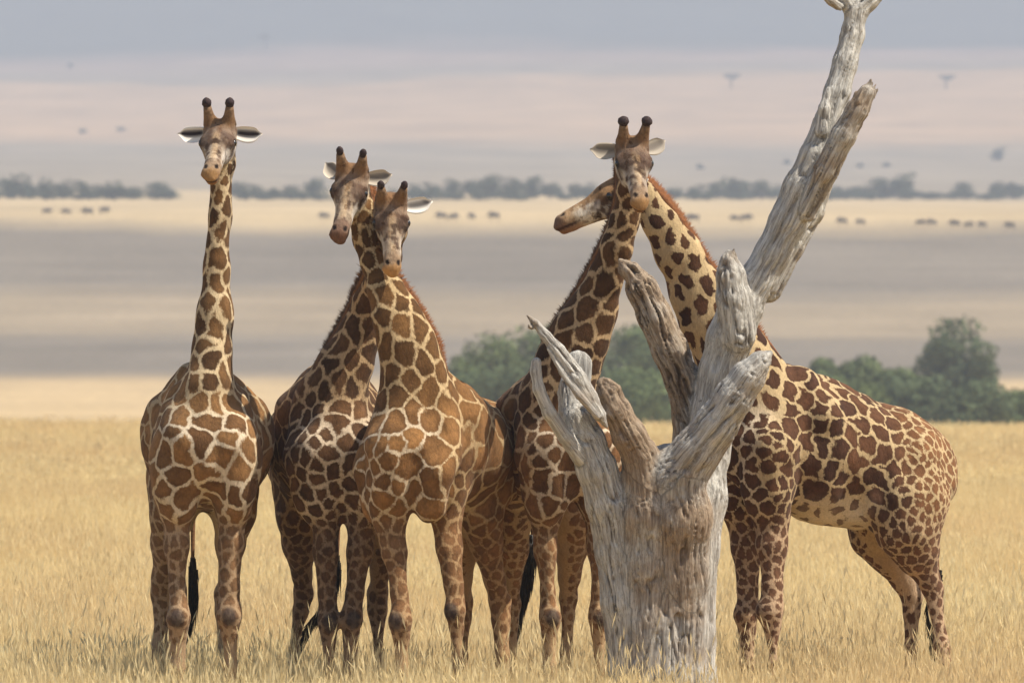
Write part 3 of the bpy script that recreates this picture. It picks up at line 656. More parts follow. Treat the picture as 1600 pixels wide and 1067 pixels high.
giraffe('rightmost giraffe, side on behind the dead tree, head in profile to the left',
    dict(seed=55, chest=(1192, 61.25), heading=(-0.885, -0.465), width=0.92, dorsal=(0.93, 0.05, 0.35), pattern=PAT5, haunch=1.22, size=1.015, lift=-0.02, belly_drop=0.045, back_slope=0.13,
         neck=[(1190, 655, 61.2, 0.34, 0.80), (1168, 600, 61.18, 0.30, 0.78), (1140, 550, 61.15, 0.265, 0.74), (1110, 500, 61.12, 0.225, 0.72), (1083, 450, 61.08, 0.190, 0.72), (1060, 400, 61.04, 0.160, 0.75), (1035, 350, 61.0, 0.128, 0.80), (1003, 308, 61.0, 0.115, 0.85)],
         head=dict(crown=(967, 272, 61.0), dir=(-0.90, -0.12, -0.40), up=(-0.15, -0.05, 1), ears=(None, (0.5, -0.02, 0.8, 0.17)), scale=1.10, tip=0.036, horn=0.7,
                   face=dict(base=(0.50, 0.40, 0.28), brow=(0.17, 0.085, 0.035), top=(0.23, 0.125, 0.055), cheek=(0.72, 0.66, 0.56), muzzle=(0.17, 0.10, 0.07), nose=(0.27, 0.17, 0.09))),
         legs=[('f', [(1198, 700, 60.95), (1207, 800, 61.05), (1207, 955, 60.95), (1207, 1150, 60.95)]),
               ('f', [(1163, 710, 61.40), (1165, 805, 61.45), (1168, 960, 61.35), (1166, 1146, 61.35)]),
               ('h', [(1412, 735, 61.55), (1422, 830, 61.45), (1458, 920, 61.6), (1494, 1148, 61.5)]),
               ('h', [(1388, 735, 62.0), (1374, 828, 62.0), (1424, 930, 62.15), (1420, 1142, 62.1)])],
         tail=[(1446, 700, 62.0), (1458, 800, 62.05), (1466, 900, 62.05)], tuft=[(1470, 890, 62.05), (1458, 940, 62.05), (1457, 985, 62.05), (1462, 1035, 62.05)], tuft_w=0.045, mane='mane_red', mane_h=0.06))

# ------------------------------------------------------------------ dead tree
def dead_tree():
    S = Sdf(); Y0 = 58.6
    def br(part, pts, tone, k=0.05, side=None, q=1.0, rough=1.0):
        p = [(P(a, b, c), r / 214.0) for a, b, c, r in pts]; s0 = random.random() * 9; rdm = np.array([random.random() * 5, random.random() * 5])
        for (a, r0), (b, r1) in zip(p, p[1:]):
            S.cone(a, b, r0, r1, k, side, q, part=part, tone=tone, rough=rough, s0=s0, off=rdm); s0 += np.linalg.norm(b - a)
    # part, (px, py, Y, radius in px)
    br('trunk', [(1026, 1185, 58.7, 88), (1033, 1080, 58.7, 77), (1038, 980, 58.7, 69), (1040, 880, 58.7, 70), (1045, 800, 58.7, 68), (1050, 750, 58.7, 58)], 0.30, 0.10, (0, 1, 0), 0.8)
    br('trunk', [(1095, 1180, 58.75, 34), (1085, 1000, 58.75, 30), (1085, 860, 58.75, 36), (1098, 780, 58.8, 36), (1108, 720, 58.85, 28)], 0.12, 0.06)
    br('trunk', [(960, 1180, 58.6, 26), (976, 1050, 58.6, 20), (972, 940, 58.6, 24), (964, 870, 58.6, 26)], 0.30, 0.06)
    br('trunk', [(1005, 1120, 58.62, 30), (1006, 980, 58.60, 34), (1008, 880, 58.54, 38), (1010, 800, 58.45, 38), (1002, 740, 58.42, 30)], 0.45, 0.09)
    br('trunk', [(1062, 1000, 58.68, 34), (1060, 900, 58.60, 40), (1062, 810, 58.48, 44), (1062, 745, 58.42, 38)], 0.60, 0.10)
    br('left_limb', [(975, 1040, 58.6, 24), (968, 940, 58.55, 28), (960, 860, 58.52, 29), (948, 790, 58.45, 31), (932, 730, 58.38, 30), (917, 690, 58.35, 28), (903, 655, 58.33, 24)], 0.05, 0.05)
    br('left_limb', [(910, 690, 58.40, 26), (897, 640, 58.42, 20), (890, 600, 58.45, 16)], 0.0, 0.04)
    br('shard', [(890, 670, 58.45, 20), (897, 615, 58.5, 25), (903, 570, 58.5, 23)], -0.2, 0.02, (0, 1, 0), 0.35, 0.1)
    br('thin_prong', [(908, 712, 58.30, 16), (884, 682, 58.22, 12), (858, 645, 58.15, 10.5), (842, 608, 58.12, 9), (837, 580, 58.12, 8.5), (838, 566, 58.12, 8)], -0.3, 0.02, None, 1, 0.25)
    br('broken_branch', [(948, 668, 58.15, 3), (937, 648, 58.12, 10), (921, 622, 58.12, 14), (900, 588, 58.10, 16), (872, 548, 58.08, 12), (855, 526, 58.08, 9), (838, 506, 58.08, 6), (824, 493, 58.08, 2.5)], 0.15, 0.012)
    br('broken_branch', [(934, 650, 58.08, 6), (905, 618, 58.04, 6.5), (878, 582, 58.04, 5), (856, 545, 58.05, 3)], 0.25, 0.01)
    br('broken_branch', [(848, 528, 58.07, 4), (840, 520, 58.06, 2)], 0.25, 0.01)
    br('stub', [(1014, 830, 58.50, 26), (1010, 760, 58.42, 30), (1000, 712, 58.38, 28), (982, 680, 58.3, 26), (963, 642, 58.25, 22), (950, 612, 58.25, 19), (944, 600, 58.25, 12)], 0.75, 0.04)
    br('right_limb', [(1045, 800, 58.55, 40), (1054, 745, 58.44, 42), (1085, 705, 58.36, 33), (1118, 662, 58.30, 30), (1146, 622, 58.25, 29), (1170, 588, 58.22, 25), (1188, 565, 58.2, 15), (1203, 551, 58.2, 5)], 0.15, 0.05)
    br('right_limb', [(1080, 740, 58.5, 30), (1125, 672, 58.4, 26), (1165, 612, 58.35, 18), (1192, 570, 58.3, 8)], 0.45, 0.04)
    br('upright_limb', [(1090, 745, 59.1, 36), (1085, 690, 59.05, 32), (1082, 650, 59.0, 30), (1076, 610, 58.95, 30)], 0.5, 0.05)
    br('furrowed_branch', [(1082, 640, 58.95, 28), (1066, 592, 58.9, 29), (1046, 545, 58.85, 29), (1022, 493, 58.8, 27), (1002, 452, 58.78, 25), (984, 424, 58.78, 15), (969, 408, 58.78, 5)], 0.55, 0.04, None, 1, 2.0)
    br('main_limb', [(1106, 715, 58.9, 36), (1116, 640, 58.8, 34), (1126, 580, 58.75, 34), (1140, 530, 58.7, 36), (1158, 480, 58.7, 35), (1181, 440, 58.7, 29), (1206, 396, 58.7, 27), (1231, 345, 58.7, 29), (1254, 295, 58.7, 31), (1275, 245, 58.7, 27), (1293, 195, 58.72, 23), (1308, 145, 58.75, 21), (1320, 100, 58.8, 20), (1332, 55, 58.85, 19), (1338, 20, 58.87, 18)], -0.35, 0.04, None, 1, 0.65)
    br('main_limb', [(1200, 450, 58.8, 24), (1235, 385, 58.82, 22), (1268, 330, 58.85, 20), (1295, 265, 58.85, 14), (1315, 220, 58.85, 8)], 0.25, 0.03)
    br('main_limb', [(1285, 205, 58.62, 12), (1288, 170, 58.62, 9), (1294, 140, 58.66, 4)], -0.1, 0.02)
    br('upper_branch', [(1338, 22, 58.87, 16), (1356, 2, 58.9, 16), (1378, -18, 58.92, 14), (1410, -45, 58.95, 11), (1440, -85, 59.0, 7)], 0.0, 0.03)
    br('upper_branch', [(1332, 18, 58.87, 14), (1318, -5, 58.85, 11), (1300, -30, 58.8, 9), (1288, -60, 58.8, 6)], 0.1, 0.03)
    br('upper_branch', [(1312, 12, 58.8, 7), (1298, 2, 58.75, 8), (1284, -8, 58.7, 5), (1276, -12, 58.7, 2)], 0.4, 0.01)
    br('split_branch', [(1262, 330, 58.6, 16), (1290, 268, 58.52, 19), (1318, 212, 58.46, 19), (1340, 172, 58.44, 17), (1354, 146, 58.43, 14)], 0.35, 0.025)
    br('pointed_stub', [(1152, 520, 58.6, 30), (1146, 465, 58.55, 27), (1142, 430, 58.53, 22), (1139, 408, 58.52, 14), (1139, 392, 58.52, 3)], 0.1, 0.04)
    # splinters at the broken ends
    rs = random.Random(5)
    for (px, py, Y, dx, dy, n, ln, part) in [(1354, 146, 58.43, 12, -20, 9, 26, 'split_branch'), (1345, 158, 58.40, 6, -26, 3, 22, 'split_branch'), (947, 604, 58.25, -8, -16, 6, 12, 'stub'),
                                   (978, 418, 58.78, -10, -10, 6, 16, 'furrowed_branch'), (1196, 556, 58.2, 10, -6, 5, 10, 'right_limb'), (1140, 400, 58.5, 2, -12, 4, 10, 'pointed_stub'), (836, 505, 58.08, -9, -10, 5, 10, 'broken_branch')]:
        for i in range(n):
            ox, oy = rs.uniform(-10, 10), rs.uniform(-5, 8); j = rs.uniform(0.6, 1.2); L = math.hypot(dx, dy)
            br(part, [(px + ox, py + oy, Y + rs.uniform(-.04, .04), 4.2), (px + ox + dx / L * ln * j + rs.uniform(-3, 3), py + oy + dy / L * ln * j, Y + rs.uniform(-.03, .03), 1.1)], 0.5, 0.008)
    # hollows
    S.cone(P(1063, 1040, 58.40), P(1060, 965, 58.44), 0.030, 0.028, 0.02, part='trunk', tone=0, carve=True)
    S.cone(P(1180, 515, 58.40), P(1188, 505, 58.45), 0.02, 0.02, 0.02, part='main_limb', tone=0, carve=True)
    S.cone(P(1037, 740, 58.22), P(1072, 733, 58.22), 0.015, 0.012, 0.02, part='trunk', tone=0, carve=True)
    V, Q = S.mesh(0.0125); V = smooth_verts(V, Q, 1)
    Nn = vert_normals(V, Q); ps, D, W = S.weights(V, 0.02)
    disp = np.zeros(len(V)); cut = np.zeros(len(V)); near = W.argmax(1); fib = np.zeros_like(V)
    for j, p in enumerate(ps):
        sel = np.nonzero(W[:, j] > 0.04)[0]
        if not len(sel): continue
        a = norm(p['b'] - p['a'])
        e1 = norm(np.cross(a, [0.1, 1, 0.05])); e2 = np.cross(a, e1)
        vr = V[sel] - p['a']; L = np.stack([vr @ e1 + p['off'][0], vr @ e2 + p['off'][1], vr @ a + p['s0']], 1)
        L2 = np.stack([L[:, 0] + 0.04 * vnoise(L * 3), L[:, 1] + 0.04 * vnoise(L * 3 + 7), L[:, 2] * 0.085], 1)
        n1 = 1 - np.abs(vnoise(L2 * 24)); n2 = 1 - np.abs(vnoise(L2 * 52 + 9)); n3 = vnoise(L2 * np.array([5, 5, 1.6]) + 4)
        g_ = -0.024 * np.clip((n1 - 0.87) / 0.13, 0, 1) - 0.010 * np.clip((n2 - 0.78) / 0.22, 0, 1) + 0.009 * n3
        disp[sel] += W[sel, j] * g_ * p['rough']; cut[sel] += W[sel, j] * (np.clip((n1 - 0.8) / 0.2, 0, 1) * 0.7 + np.clip((n2 - 0.75) / 0.25, 0, 1) * 0.4) * min(1.5, p['rough'])
        m = near[sel] == j; fib[sel[m]] = L[m]
    tone = W @ np.array([p['tone'] for p in ps])
    thick = np.minimum(1, (W @ np.array([(p['ra'] + p['rb']) / 2 for p in ps])) / 0.07)
    V = V + Nn * (disp * thick)[:, None]
    root = _thing('dead_tree', 'bleached dead tree trunk with splintered bare limbs standing between the two rightmost giraffes', 'tree', P(1030, 1160, 58.7) * [1, 1, 0], None)
    off = np.array(root.location)
    parts = [p['part'] for p in ps]; names = sorted(set(parts)); pid = np.array([names.index(x) for x in parts])[near]
    fp = pid[Q[:, 0]]
    m = N('weathered_wood', 0.9, 0.15)
    fc = m.attr('fibre_co', 'Vector'); st = m.mapping(fc, (1, 1, 0.035)); st2 = m.mapping(fc, (1, 1, 0.08))
    fine = m.noise(150, 5, 0.75, st); med = m.noise(38, 5, 0.7, st2, dist=0.4); big = m.noise(3.2, 4, 0.6, m.obj()); sp = m.noise(22, 4, 0.6, m.obj())
    grey = m.mix(m.mrange(med, 0.3, 0.7), (0.27, 0.25, 0.225), (0.66, 0.63, 0.57))
    brown = m.mix(m.mrange(med, 0.3, 0.7), (0.19, 0.13, 0.085), (0.42, 0.32, 0.225))
    t_ = m.mrange(m.math('ADD', m.attr('tone'), m.math('MULTIPLY_ADD', big, 1.4, -0.74)), 0.05, 0.70)
    c = m.mix(t_, grey, brown)
    c = m.mix(m.math('MULTIPLY', m.mrange(fine, 0.50, 0.66), 0.65), c, (0.10, 0.075, 0.06))
    c = m.mix(m.math('MULTIPLY', m.mrange(m.attr('cut'), 0.25, 0.9), 0.70), c, (0.075, 0.052, 0.04))
    c = m.mix(m.mrange(sp, 0.70, 0.76, 0, 0.6), c, (0.06, 0.045, 0.04))
    knot = m.mrange(m.noise(7, 2, 0.5, m.obj(), dist=1.0), 0.72, 0.78, 0, 0.75); c = m.mix(knot, c, (0.05, 0.038, 0.032))
    m.col(c); hsum = m.math('ADD', m.math('MULTIPLY', fine, 0.5), med); m.bump(hsum, 0.9, 0.02)
    for i, nme in enumerate(names):
        f = Q[fp == i]; u_, inv = np.unique(f, return_inverse=True); me = mesh_np(nme, V[u_] - off, inv.reshape(-1, 4))
        me.normals_split_custom_set_from_vertices(vert_normals(V, Q)[u_].tolist())
        fattr(me, 'tone', tone[u_]); fattr(me, 'cut', cut[u_]); fattr(me, 'fibre_co', fib[u_])
        obj(nme, me, m.m, root)
    print('tree', len(V))
dead_tree()

# ------------------------------------------------------------------ far trees and herd
def leaf_mat(name, c1, c2):
    m = N(name, 0.9, 0.1); oi = m.n('ShaderNodeNewGeometry').outputs['Random Per Island']
    n = m.noise(0.6, 3, 0.6, m.obj()); f = m.math('ADD', m.math('MULTIPLY', oi, 0.6), m.math('MULTIPLY', n, 0.6), clamp=True)
    m.col(m.mix(f, c1, c2)); return m.m
M['leaf'] = leaf_mat('bush_foliage', (0.055, 0.080, 0.032), (0.130, 0.165, 0.062))
M['leaf_dull'] = leaf_mat('dull_bush_foliage', (0.052, 0.072, 0.038), (0.105, 0.135, 0.062))
M['leaf_far'] = leaf_mat('far_tree_foliage', (0.020, 0.034, 0.020), (0.05, 0.07, 0.035))
M['bark'] = simple_material('bark', (0.10, 0.075, 0.05), (0.05, 0.04, 0.03), 6)
def tree_meshes(seed, w, h, n, lf, umbrella=False):
    r = np.random.default_rng(seed); blobs = []
    nb = 17 if not umbrella else 7
    for i in range(nb):
        t = r.random(); ang = r.uniform(0, 6.28); rad = w * 0.5 * r.uniform(0.15, 0.72)
        z = h * (r.uniform(0.30, 0.86) if not umbrella else r.uniform(0.75, 0.86)); s = w * r.uniform(0.15, 0.27) * (1.0 if umbrella else 1.25)
        if not umbrella: rad *= 1.15 - 0.75 * max(0, (z / h - 0.45)) * 1.6
        blobs.append((rad * math.cos(ang), rad * math.sin(ang), z, s, s * (0.35 if umbrella else 0.72)))
    B = np.array(blobs); k = r.integers(0, nb, n); d = r.normal(size=(n, 3)); d /= np.linalg.norm(d, axis=1, keepdims=True)
    rr = r.uniform(0.55, 1.08, n) ** 0.7; c = B[k, :3] + d * (rr[:, None] * np.stack([B[k, 3], B[k, 3], B[k, 4]], 1))
    c[:, 2] = np.maximum(c[:, 2], 0.1 * h * (0 if not umbrella else 6))
    nrm = d + r.normal(0, 0.5, (n, 3)); a = np.cross(nrm, r.normal(size=(n, 3))); a /= np.linalg.norm(a, axis=1, keepdims=True)
    b = np.cross(nrm, a); b /= np.linalg.norm(b, axis=1, keepdims=True); s = (lf * r.uniform(0.6, 1.3, n))[:, None]
    V = np.concatenate([c - a * s, c - b * s * 0.7, c + a * s, c + b * s * 0.7]); i = np.arange(n)
    crown = mesh_np('crown', V, np.stack([i, i + n, i + 2 * n, i + 3 * n], 1), False)
    tv, tq, tt = loft([(0, 0, -0.4), (0.05 * w * .2, 0, h * 0.25), (0.1 * w * .2, 0.03, h * 0.6)], [0.05 * w, 0.035 * w, 0.015 * w], 8)
    VV, QQ, TT = [tv], [tq], [tt]; o = len(tv)
    for j in range(5):
        v_, q_, t_ = loft([(0.02 * w, 0, h * r.uniform(0.2, 0.35)), B[j, :3] * [0.6, 0.6, 0.85], B[j, :3]], [0.022 * w, 0.014 * w, 0.005 * w], 6)
        VV.append(v_); QQ.append(q_ + o); TT.append(t_ + o); o += len(v_)
    return crown, mesh_np('trunk', np.concatenate(VV), np.concatenate(QQ), True, np.concatenate(TT))
def put_tree(name, meshes, loc, sc, rz, mat, label, cat, group):
    t = _thing(name, label, cat, loc, group); t.scale = sc; t.rotation_euler[2] = rz
    obj('crown', meshes[0], mat, t); obj('trunk', meshes[1], M['bark'], t); return t
# valley bushes: px, py of the top, width px, distance, dull?
bush = [(728, 548, 78, 640, 0, 'small rounded green tree just right of the third giraffe’s shoulder'), (772, 520, 105, 690, 0, 'broad green tree behind the gap between the third giraffe and the broken branch'), (822, 510, 95, 720, 0, 'green tree rising behind the splintered tip of the broken branch'),
        (868, 494, 90, 730, 0, 'tall green tree left of the fourth giraffe’s neck'), (925, 500, 100, 730, 0, 'green tree directly behind the fourth giraffe’s lower neck'), (985, 492, 95, 715, 0, 'tall green tree seen between the neck and the furrowed branch'),
        (1030, 530, 90, 690, 0, 'green tree behind the fork of the dead tree'), (790, 570, 140, 600, 1, 'low dark bush between the third and fourth giraffe'),
        (990, 570, 120, 610, 0, 'low green bush seen through the fork of the dead tree'), (1278, 540, 58, 690, 0, 'narrow upright green tree above the back of the side-on giraffe'), (1345, 546, 85, 690, 0, 'rounded green tree left of the gap beside the tallest tree'),
        (1402, 552, 80, 680, 0, 'rounded green tree at the left foot of the tallest tree'), (1476, 489, 92, 730, 1, 'tallest tree of the right-hand clump, with a domed crown'), (1524, 522, 80, 725, 1, 'grey-green tree leaning off the right of the tallest tree'),
        (1322, 596, 120, 610, 0, 'low green bush touching the line of the side-on giraffe’s back'), (1430, 588, 130, 620, 1, 'low dark bush at the front of the right-hand clump'), (1512, 596, 110, 615, 1, 'low dull bush below the leaning grey-green tree'),
        (1590, 606, 80, 620, 0, 'low bush at the right edge of the picture')]
for i, (px, py, wpx, Y, dull, lab) in enumerate(bush):
    x = (px - 800) * Y / F; z0 = float(ground_z(np.array([x]), np.array([Y]))[0]); ztop = CAM_H - (py - CY) * Y / F; w_ = wpx * Y / F; h_ = ztop - z0
    put_tree('tree' if py < 560 else 'bush', tree_meshes(100 + i, w_ * 1.3, h_, 5200, 0.19), (x, Y, z0), (1, 1, 1), 0, M['leaf_dull' if dull else 'leaf'], lab, 'tree' if py < 560 else 'bush', 'trees and bushes in the hollow behind the giraffes')
# line of far trees
far = [tree_meshes(300 + i, 9, 6.5, 700, 0.42) for i in range(5)]
r = np.random.default_rng(3)
ORD = ['first', 'second', 'third', 'fourth', 'fifth', 'sixth', 'seventh', 'eighth', 'ninth', 'tenth', 'eleventh', 'twelfth', 'thirteenth', 'fourteenth', 'fifteenth', 'sixteenth', 'seventeenth']
ZONES = [(-50, 300, 'at far left'), (300, 530, 'right of the leftmost giraffe'), (530, 950, 'right of the crossed necks'), (950, 1270, 'left of the big bare limb'), (1270, 1700, 'right of the big bare limb')]
CNT = {}
def place_label(px, what, tail_):
    for a_, b_, t_ in ZONES:
        if a_ <= px < b_: break
    CNT[(what, t_)] = CNT.get((what, t_), 0) + 1; return '%s %s from the left, %s' % (ORD[CNT[(what, t_)] - 1], what, t_)
def far_tree(px, py_base, hpx, wpx, lab, grp, mesh=None, name='tree', mat='leaf_far'):
    p = ground_at(px, py_base); s = p[1] / F; ms = mesh or far[r.integers(0, 5)]
    put_tree(name, ms, (p[0], p[1], p[2] - 0.2), (wpx * s / 9, wpx * s / 9, hpx * s / 6.5), r.uniform(0, 6.28), M[mat], lab, 'tree', grp)
G_FAR = 'blue-grey trees in the distant row'
LAB_FAR = 'one of the small hazy trees in the distant row above the pale grass band'
for px, h, w_ in [(18, 38, 62), (50, 26, 34), (70, 30, 34), (98, 30, 40), (128, 26, 30), (150, 24, 34), (180, 30, 44), (205, 20, 34), (247, 24, 46), (262, 18, 26), (372, 28, 36), (398, 20, 34), (428, 20, 30), (455, 24, 34), (492, 32, 38),
                  (650, 22, 36), (678, 26, 42), (706, 28, 34), (738, 28, 40), (770, 34, 46), (800, 30, 38), (832, 32, 42), (860, 24, 36), (895, 28, 30), (918, 26, 30), (1052, 20, 44), (1085, 22, 34), (1120, 26, 40), (1155, 40, 62), (1190, 30, 36), (1218, 24, 34), (1310, 18, 40), (1340, 20, 40), (1375, 30, 52),
                  (1408, 38, 60), (1455, 14, 34), (1504, 26, 36), (1560, 26, 30), (1585, 28, 48)]:
    far_tree(px, 311 + r.uniform(-1, 2), h * r.uniform(0.95, 1.1), w_ * 1.05, place_label(px, 'hazy tree of the distant row', ''), G_FAR)
for px in range(0, 1600, 24):
    if 268 < px < 362 or 940 < px < 1040 or 1425 < px < 1440: continue
    far_tree(px + r.uniform(-6, 6), 312 + r.uniform(-2, 2), r.uniform(11, 19), r.uniform(30, 46), place_label(px, 'low distant bush', ''), 'low blue-grey bushes in the distant row')
umb = tree_meshes(400, 9, 6.5, 500, 0.35, True)
far_tree(415, 78, 26, 26, 'lone flat-topped tree high on the slope above the gap between the left giraffes', None, umb)
far_tree(1142, 140, 26, 30, 'faint flat-topped tree on the slope left of the big bare limb', None, umb)
far_tree(1478, 140, 24, 34, 'faint flat-topped tree high on the right slope', None, umb)
far_tree(1559, 252, 22, 30, 'small round dark tree alone on the slope at right', None)
for px, py in sorted([(130, 210), (190, 206), (1305, 220), (1230, 258), (1342, 262), (1385, 262), (1094, 265), (110, 108)]):
    far_tree(px, py, r.uniform(7, 11), r.uniform(12, 18), place_label(px, 'tiny shrub on the far slope', ''), 'tiny shrubs dotted on the far slope', None, 'shrub')

def wildebeest_mesh():
    S = Sdf()
    S.cone((-.75, 0, 1.0), (0, 0, .98), .26, .30, .1); S.cone((0, 0, .98), (.55, 0, 1.08), .30, .34, .1); S.cone((.45, 0, 1.28), (.65, 0, 1.30), .16, .12, .1)
    S.cone((.65, 0, 1.12), (1.05, 0, 1.05), .20, .13, .08); S.cone((1.05, 0, 1.08), (1.38, 0, .72), .12, .075, .05)
    for y in (-.14, .14):
        S.cone((.52, y, .9), (.54, y, .45), .11, .05, .05); S.cone((.54, y, .45), (.52, y, .04), .045, .045, .02)
        S.cone((-.78, y, .95), (-.70, y, .55), .17, .07, .05); S.cone((-.70, y, .55), (-.82, y, .04), .05, .045, .02)
        S.cone((1.08, y * .5, 1.17), (1.12, y * 1.8, 1.16), .035, .028, .02); S.cone((1.12, y * 1.8, 1.16), (1.14, y * 2.0, 1.32), .026, .012, .01)
    S.cone((-.98, 0, 1.05), (-1.08, 0, .45), .035, .05, .03); S.cone((.95, 0, .92), (.75, 0, .75), .05, .03, .03)
    V, Q = S.mesh(0.05); return mesh_np('wildebeest', V, Q)
wb = wildebeest_mesh(); wb.materials.append(simple_material('dark_hide', (0.045, 0.038, 0.034), (0.085, 0.07, 0.06), 4))
herd = [(73, 336, 'leftmost animal of the four grazing at far left'), (104, 337, 'second animal of the four grazing at far left'), (137, 338, 'largest animal of the four grazing at far left'), (163, 335, 'rightmost animal of the four grazing at far left'),
        (507, 344, 'single grazing animal left of the third giraffe’s muzzle'), (690, 345, 'grazing animal just right of the bowed giraffe’s ear'), (708, 345, 'second grazing animal right of the bowed giraffe’s ear'), (737, 344, 'small animal facing the camera alone on the pale band'), (772, 345, 'grazing animal at the right of the middle group'),
        (1070, 347, 'grazing animal next to the reddish mane of the rightmost giraffe'), (1084, 348, 'second grazing animal right of the reddish mane'), (1149, 348, 'left of a pair of animals grazing just left of the big limb'), (1166, 348, 'right of a pair of animals grazing just left of the big limb'),
        (1316, 352, 'grazing animal just right of the big limb'), (1345, 353, 'second grazing animal right of the big limb'), (1438, 354, 'left of two animals close together on the right plain'), (1456, 354, 'right of two animals close together on the right plain'),
        (1492, 356, 'first of three animals standing in a row at right'), (1513, 357, 'middle of three animals standing in a row at right'), (1535, 357, 'last of three animals standing in a row at right'), (1578, 359, 'animal grazing alone near the right edge')]
for i, (px, py, lab) in enumerate(herd):
    p = ground_at(px, py); o = tag(obj('wildebeest', wb), 'dark ' + lab, 'wildebeest', 'wildebeest grazing on the far plain')
    o.location = (p[0], p[1], p[2] - 0.25); o.rotation_euler[2] = (math.pi if i % 3 else 0) + r.uniform(-0.5, 0.5) + (1.3 if i == 7 else 0); s = r.uniform(0.85, 1.1) * p[1] / 1400; o.scale = (s * 0.9, s * 0.9, s * 1.2)

# ------------------------------------------------------------------ grass
gr = N('dry_grass', 0.8, 0.2)
oi = gr.n('ShaderNodeObjectInfo').outputs['Random']; isl = gr.n('ShaderNodeNewGeometry').outputs['Random Per Island']
pn = gr.noise(0.10, 4, 0.6, gr.mapping(gr.n('ShaderNodeNewGeometry').outputs['Position'], (1, 0.5, 0)))
c = gr.mix(isl, (0.70, 0.545, 0.265), (0.88, 0.765, 0.465)); c = gr.mix(gr.mrange(pn, 0.35, 0.65, 0, 0.65), c, (0.70, 0.52, 0.28))
gr.col(c)
tr = gr.n('ShaderNodeBsdfTranslucent'); gr.l(c, tr.inputs[0]); mx = gr.n('ShaderNodeMixShader'); mx.inputs[0].default_value = 0.58
gr.l(gr.b.outputs[0], mx.inputs[1]); gr.l(tr.outputs[0], mx.inputs[2]); gr.l(mx.outputs[0], gr.t.nodes['Material Output'].inputs[0])
def tuft(seed, n, H, R, wd):
    r = np.random.default_rng(seed); Vs = []; Qs = []; Ts = []; o = 0
    for i in range(n):
        a = r.uniform(0, 6.28); rr = R * math.sqrt(r.random()); b = np.array([rr * math.cos(a), rr * math.sin(a), -0.03]); h = H * r.uniform(0.5, 1.1)
        ln = np.array([r.normal(0.03, 0.16), r.normal(0, 0.16), 0]) * h; w_ = wd * r.uniform(0.6, 1.3); sd = norm([math.cos(a + 1), math.sin(a + 1), 0]) * w_
        m1 = b + ln * 0.3 + [0, 0, h * 0.55]; tp = b + ln * 1.1 + [0, 0, h]
        Vs += [b - sd, b + sd, m1 + sd * 0.8, m1 - sd * 0.8, tp]; Qs.append((o, o + 1, o + 2, o + 3)); Ts.append((o + 3, o + 2, o + 4)); o += 5
        if r.random() < 0.30:      # seed head
            d = norm(tp - m1); hw = norm(sd) * wd * 2.0; t2 = tp + d * 0.10 * H
            Vs += [tp - d * 0.02, tp + d * 0.04 * H + hw, t2, tp + d * 0.04 * H - hw]; Qs.append((o, o + 1, o + 2, o + 3)); o += 4
    me = mesh_np('tuft', np.array(Vs), Qs, False, Ts); me.materials.append(gr.m); return me
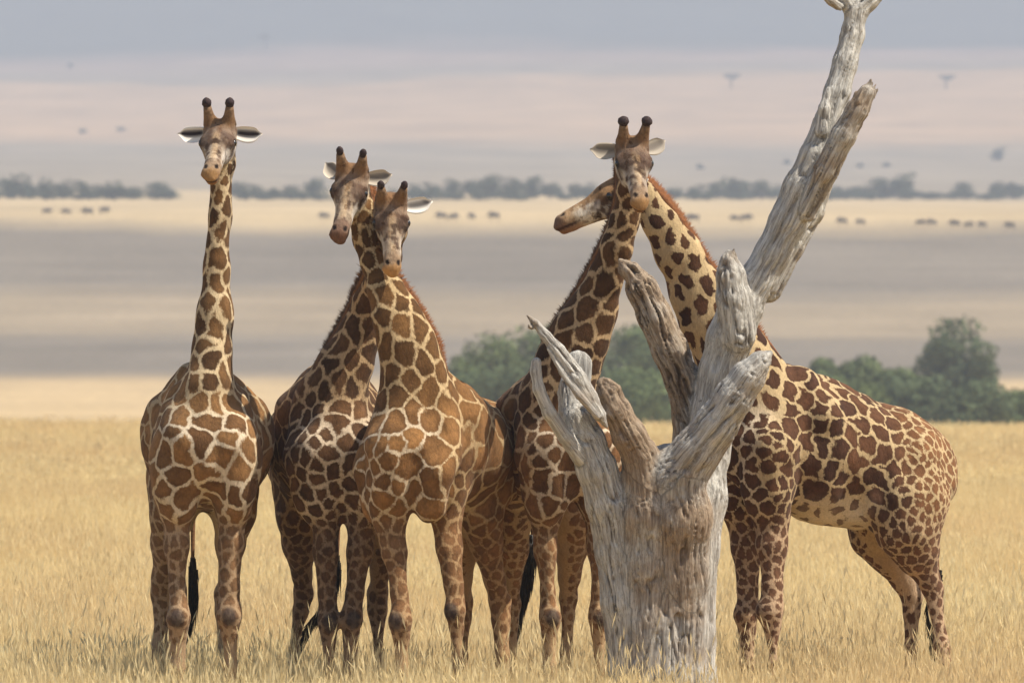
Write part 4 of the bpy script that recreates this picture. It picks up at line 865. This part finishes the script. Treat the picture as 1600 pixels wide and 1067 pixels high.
def grass_field(name, rows, tufts, seed):
    r = np.random.default_rng(seed); pts = []
    for y0, y1, dens in rows:
        hw = 0.0635 * y1 + 7.0; n = int((y1 - y0) * 2 * hw * dens); pts.append(np.stack([r.uniform(-hw, hw, n), r.uniform(y0, y1, n)], 1))
    p = np.concatenate(pts); z = ground_z(p[:, 0], p[:, 1]); V = np.column_stack([p, z])
    me = bpy.data.meshes.new(name); me.vertices.add(len(V)); me.vertices.foreach_set('co', V.astype(np.float32).ravel())
    clump = 0.78 + 0.32 * vnoise(np.column_stack([p * 0.5, z * 0])) + 0.2 * r.random(len(V)); fattr(me, 'sz', clump)
    o = obj(name, me); ng = bpy.data.node_groups.new(name, 'GeometryNodeTree')
    ng.interface.new_socket('Geometry', in_out='INPUT', socket_type='NodeSocketGeometry'); ng.interface.new_socket('Geometry', in_out='OUTPUT', socket_type='NodeSocketGeometry')
    gi = ng.nodes.new('NodeGroupInput'); go_ = ng.nodes.new('NodeGroupOutput'); ip = ng.nodes.new('GeometryNodeInstanceOnPoints'); g2i = ng.nodes.new('GeometryNodeGeometryToInstance')
    for me_ in tufts[::-1]:
        to = bpy.data.objects.new('tuft', me_); oi_ = ng.nodes.new('GeometryNodeObjectInfo'); oi_.inputs['Object'].default_value = to
        ng.links.new(oi_.outputs['Geometry'], g2i.inputs[0])
    rot = ng.nodes.new('FunctionNodeRandomValue'); rot.data_type = 'FLOAT_VECTOR'; rot.inputs[0].default_value = (0, 0, 0); rot.inputs[1].default_value = (0.0, 0.0, 6.28)
    at = ng.nodes.new('GeometryNodeInputNamedAttribute'); at.inputs['Name'].default_value = 'sz'; at.data_type = 'FLOAT'
    m2p = ng.nodes.new('GeometryNodeMeshToPoints')
    ng.links.new(gi.outputs[0], m2p.inputs[0]); ng.links.new(m2p.outputs[0], ip.inputs['Points']); ng.links.new(g2i.outputs[0], ip.inputs['Instance']); ip.inputs['Pick Instance'].default_value = True
    ng.links.new(rot.outputs[0], ip.inputs['Rotation']); ng.links.new(at.outputs[0], ip.inputs['Scale']); ng.links.new(ip.outputs[0], go_.inputs[0])
    md = o.modifiers.new('grass', 'NODES'); md.node_group = ng; tag(o, kind='stuff'); print(name, len(V)); return o
near_t = [tuft(1 + i, 40, 0.66, 0.18, 0.0030) for i in range(5)] + [tuft(20 + i, 14, 0.88, 0.14, 0.0028) for i in range(2)]
stalk_t = [tuft(60 + i, 5, 0.98, 0.10, 0.0026) for i in range(4)]
mid_t = [tuft(40 + i, 40, 0.55, 0.34, 0.009) for i in range(4)]
grass_field('tall_dry_grass', [(44, 75, 36), (75, 100, 20), (100, 140, 12)], near_t, 5)
grass_field('tall_grass_stalks', [(46, 75, 9), (75, 110, 5)], stalk_t, 9)
grass_field('distant_dry_grass', [(140, 200, 6), (200, 280, 3.5)], mid_t, 6)
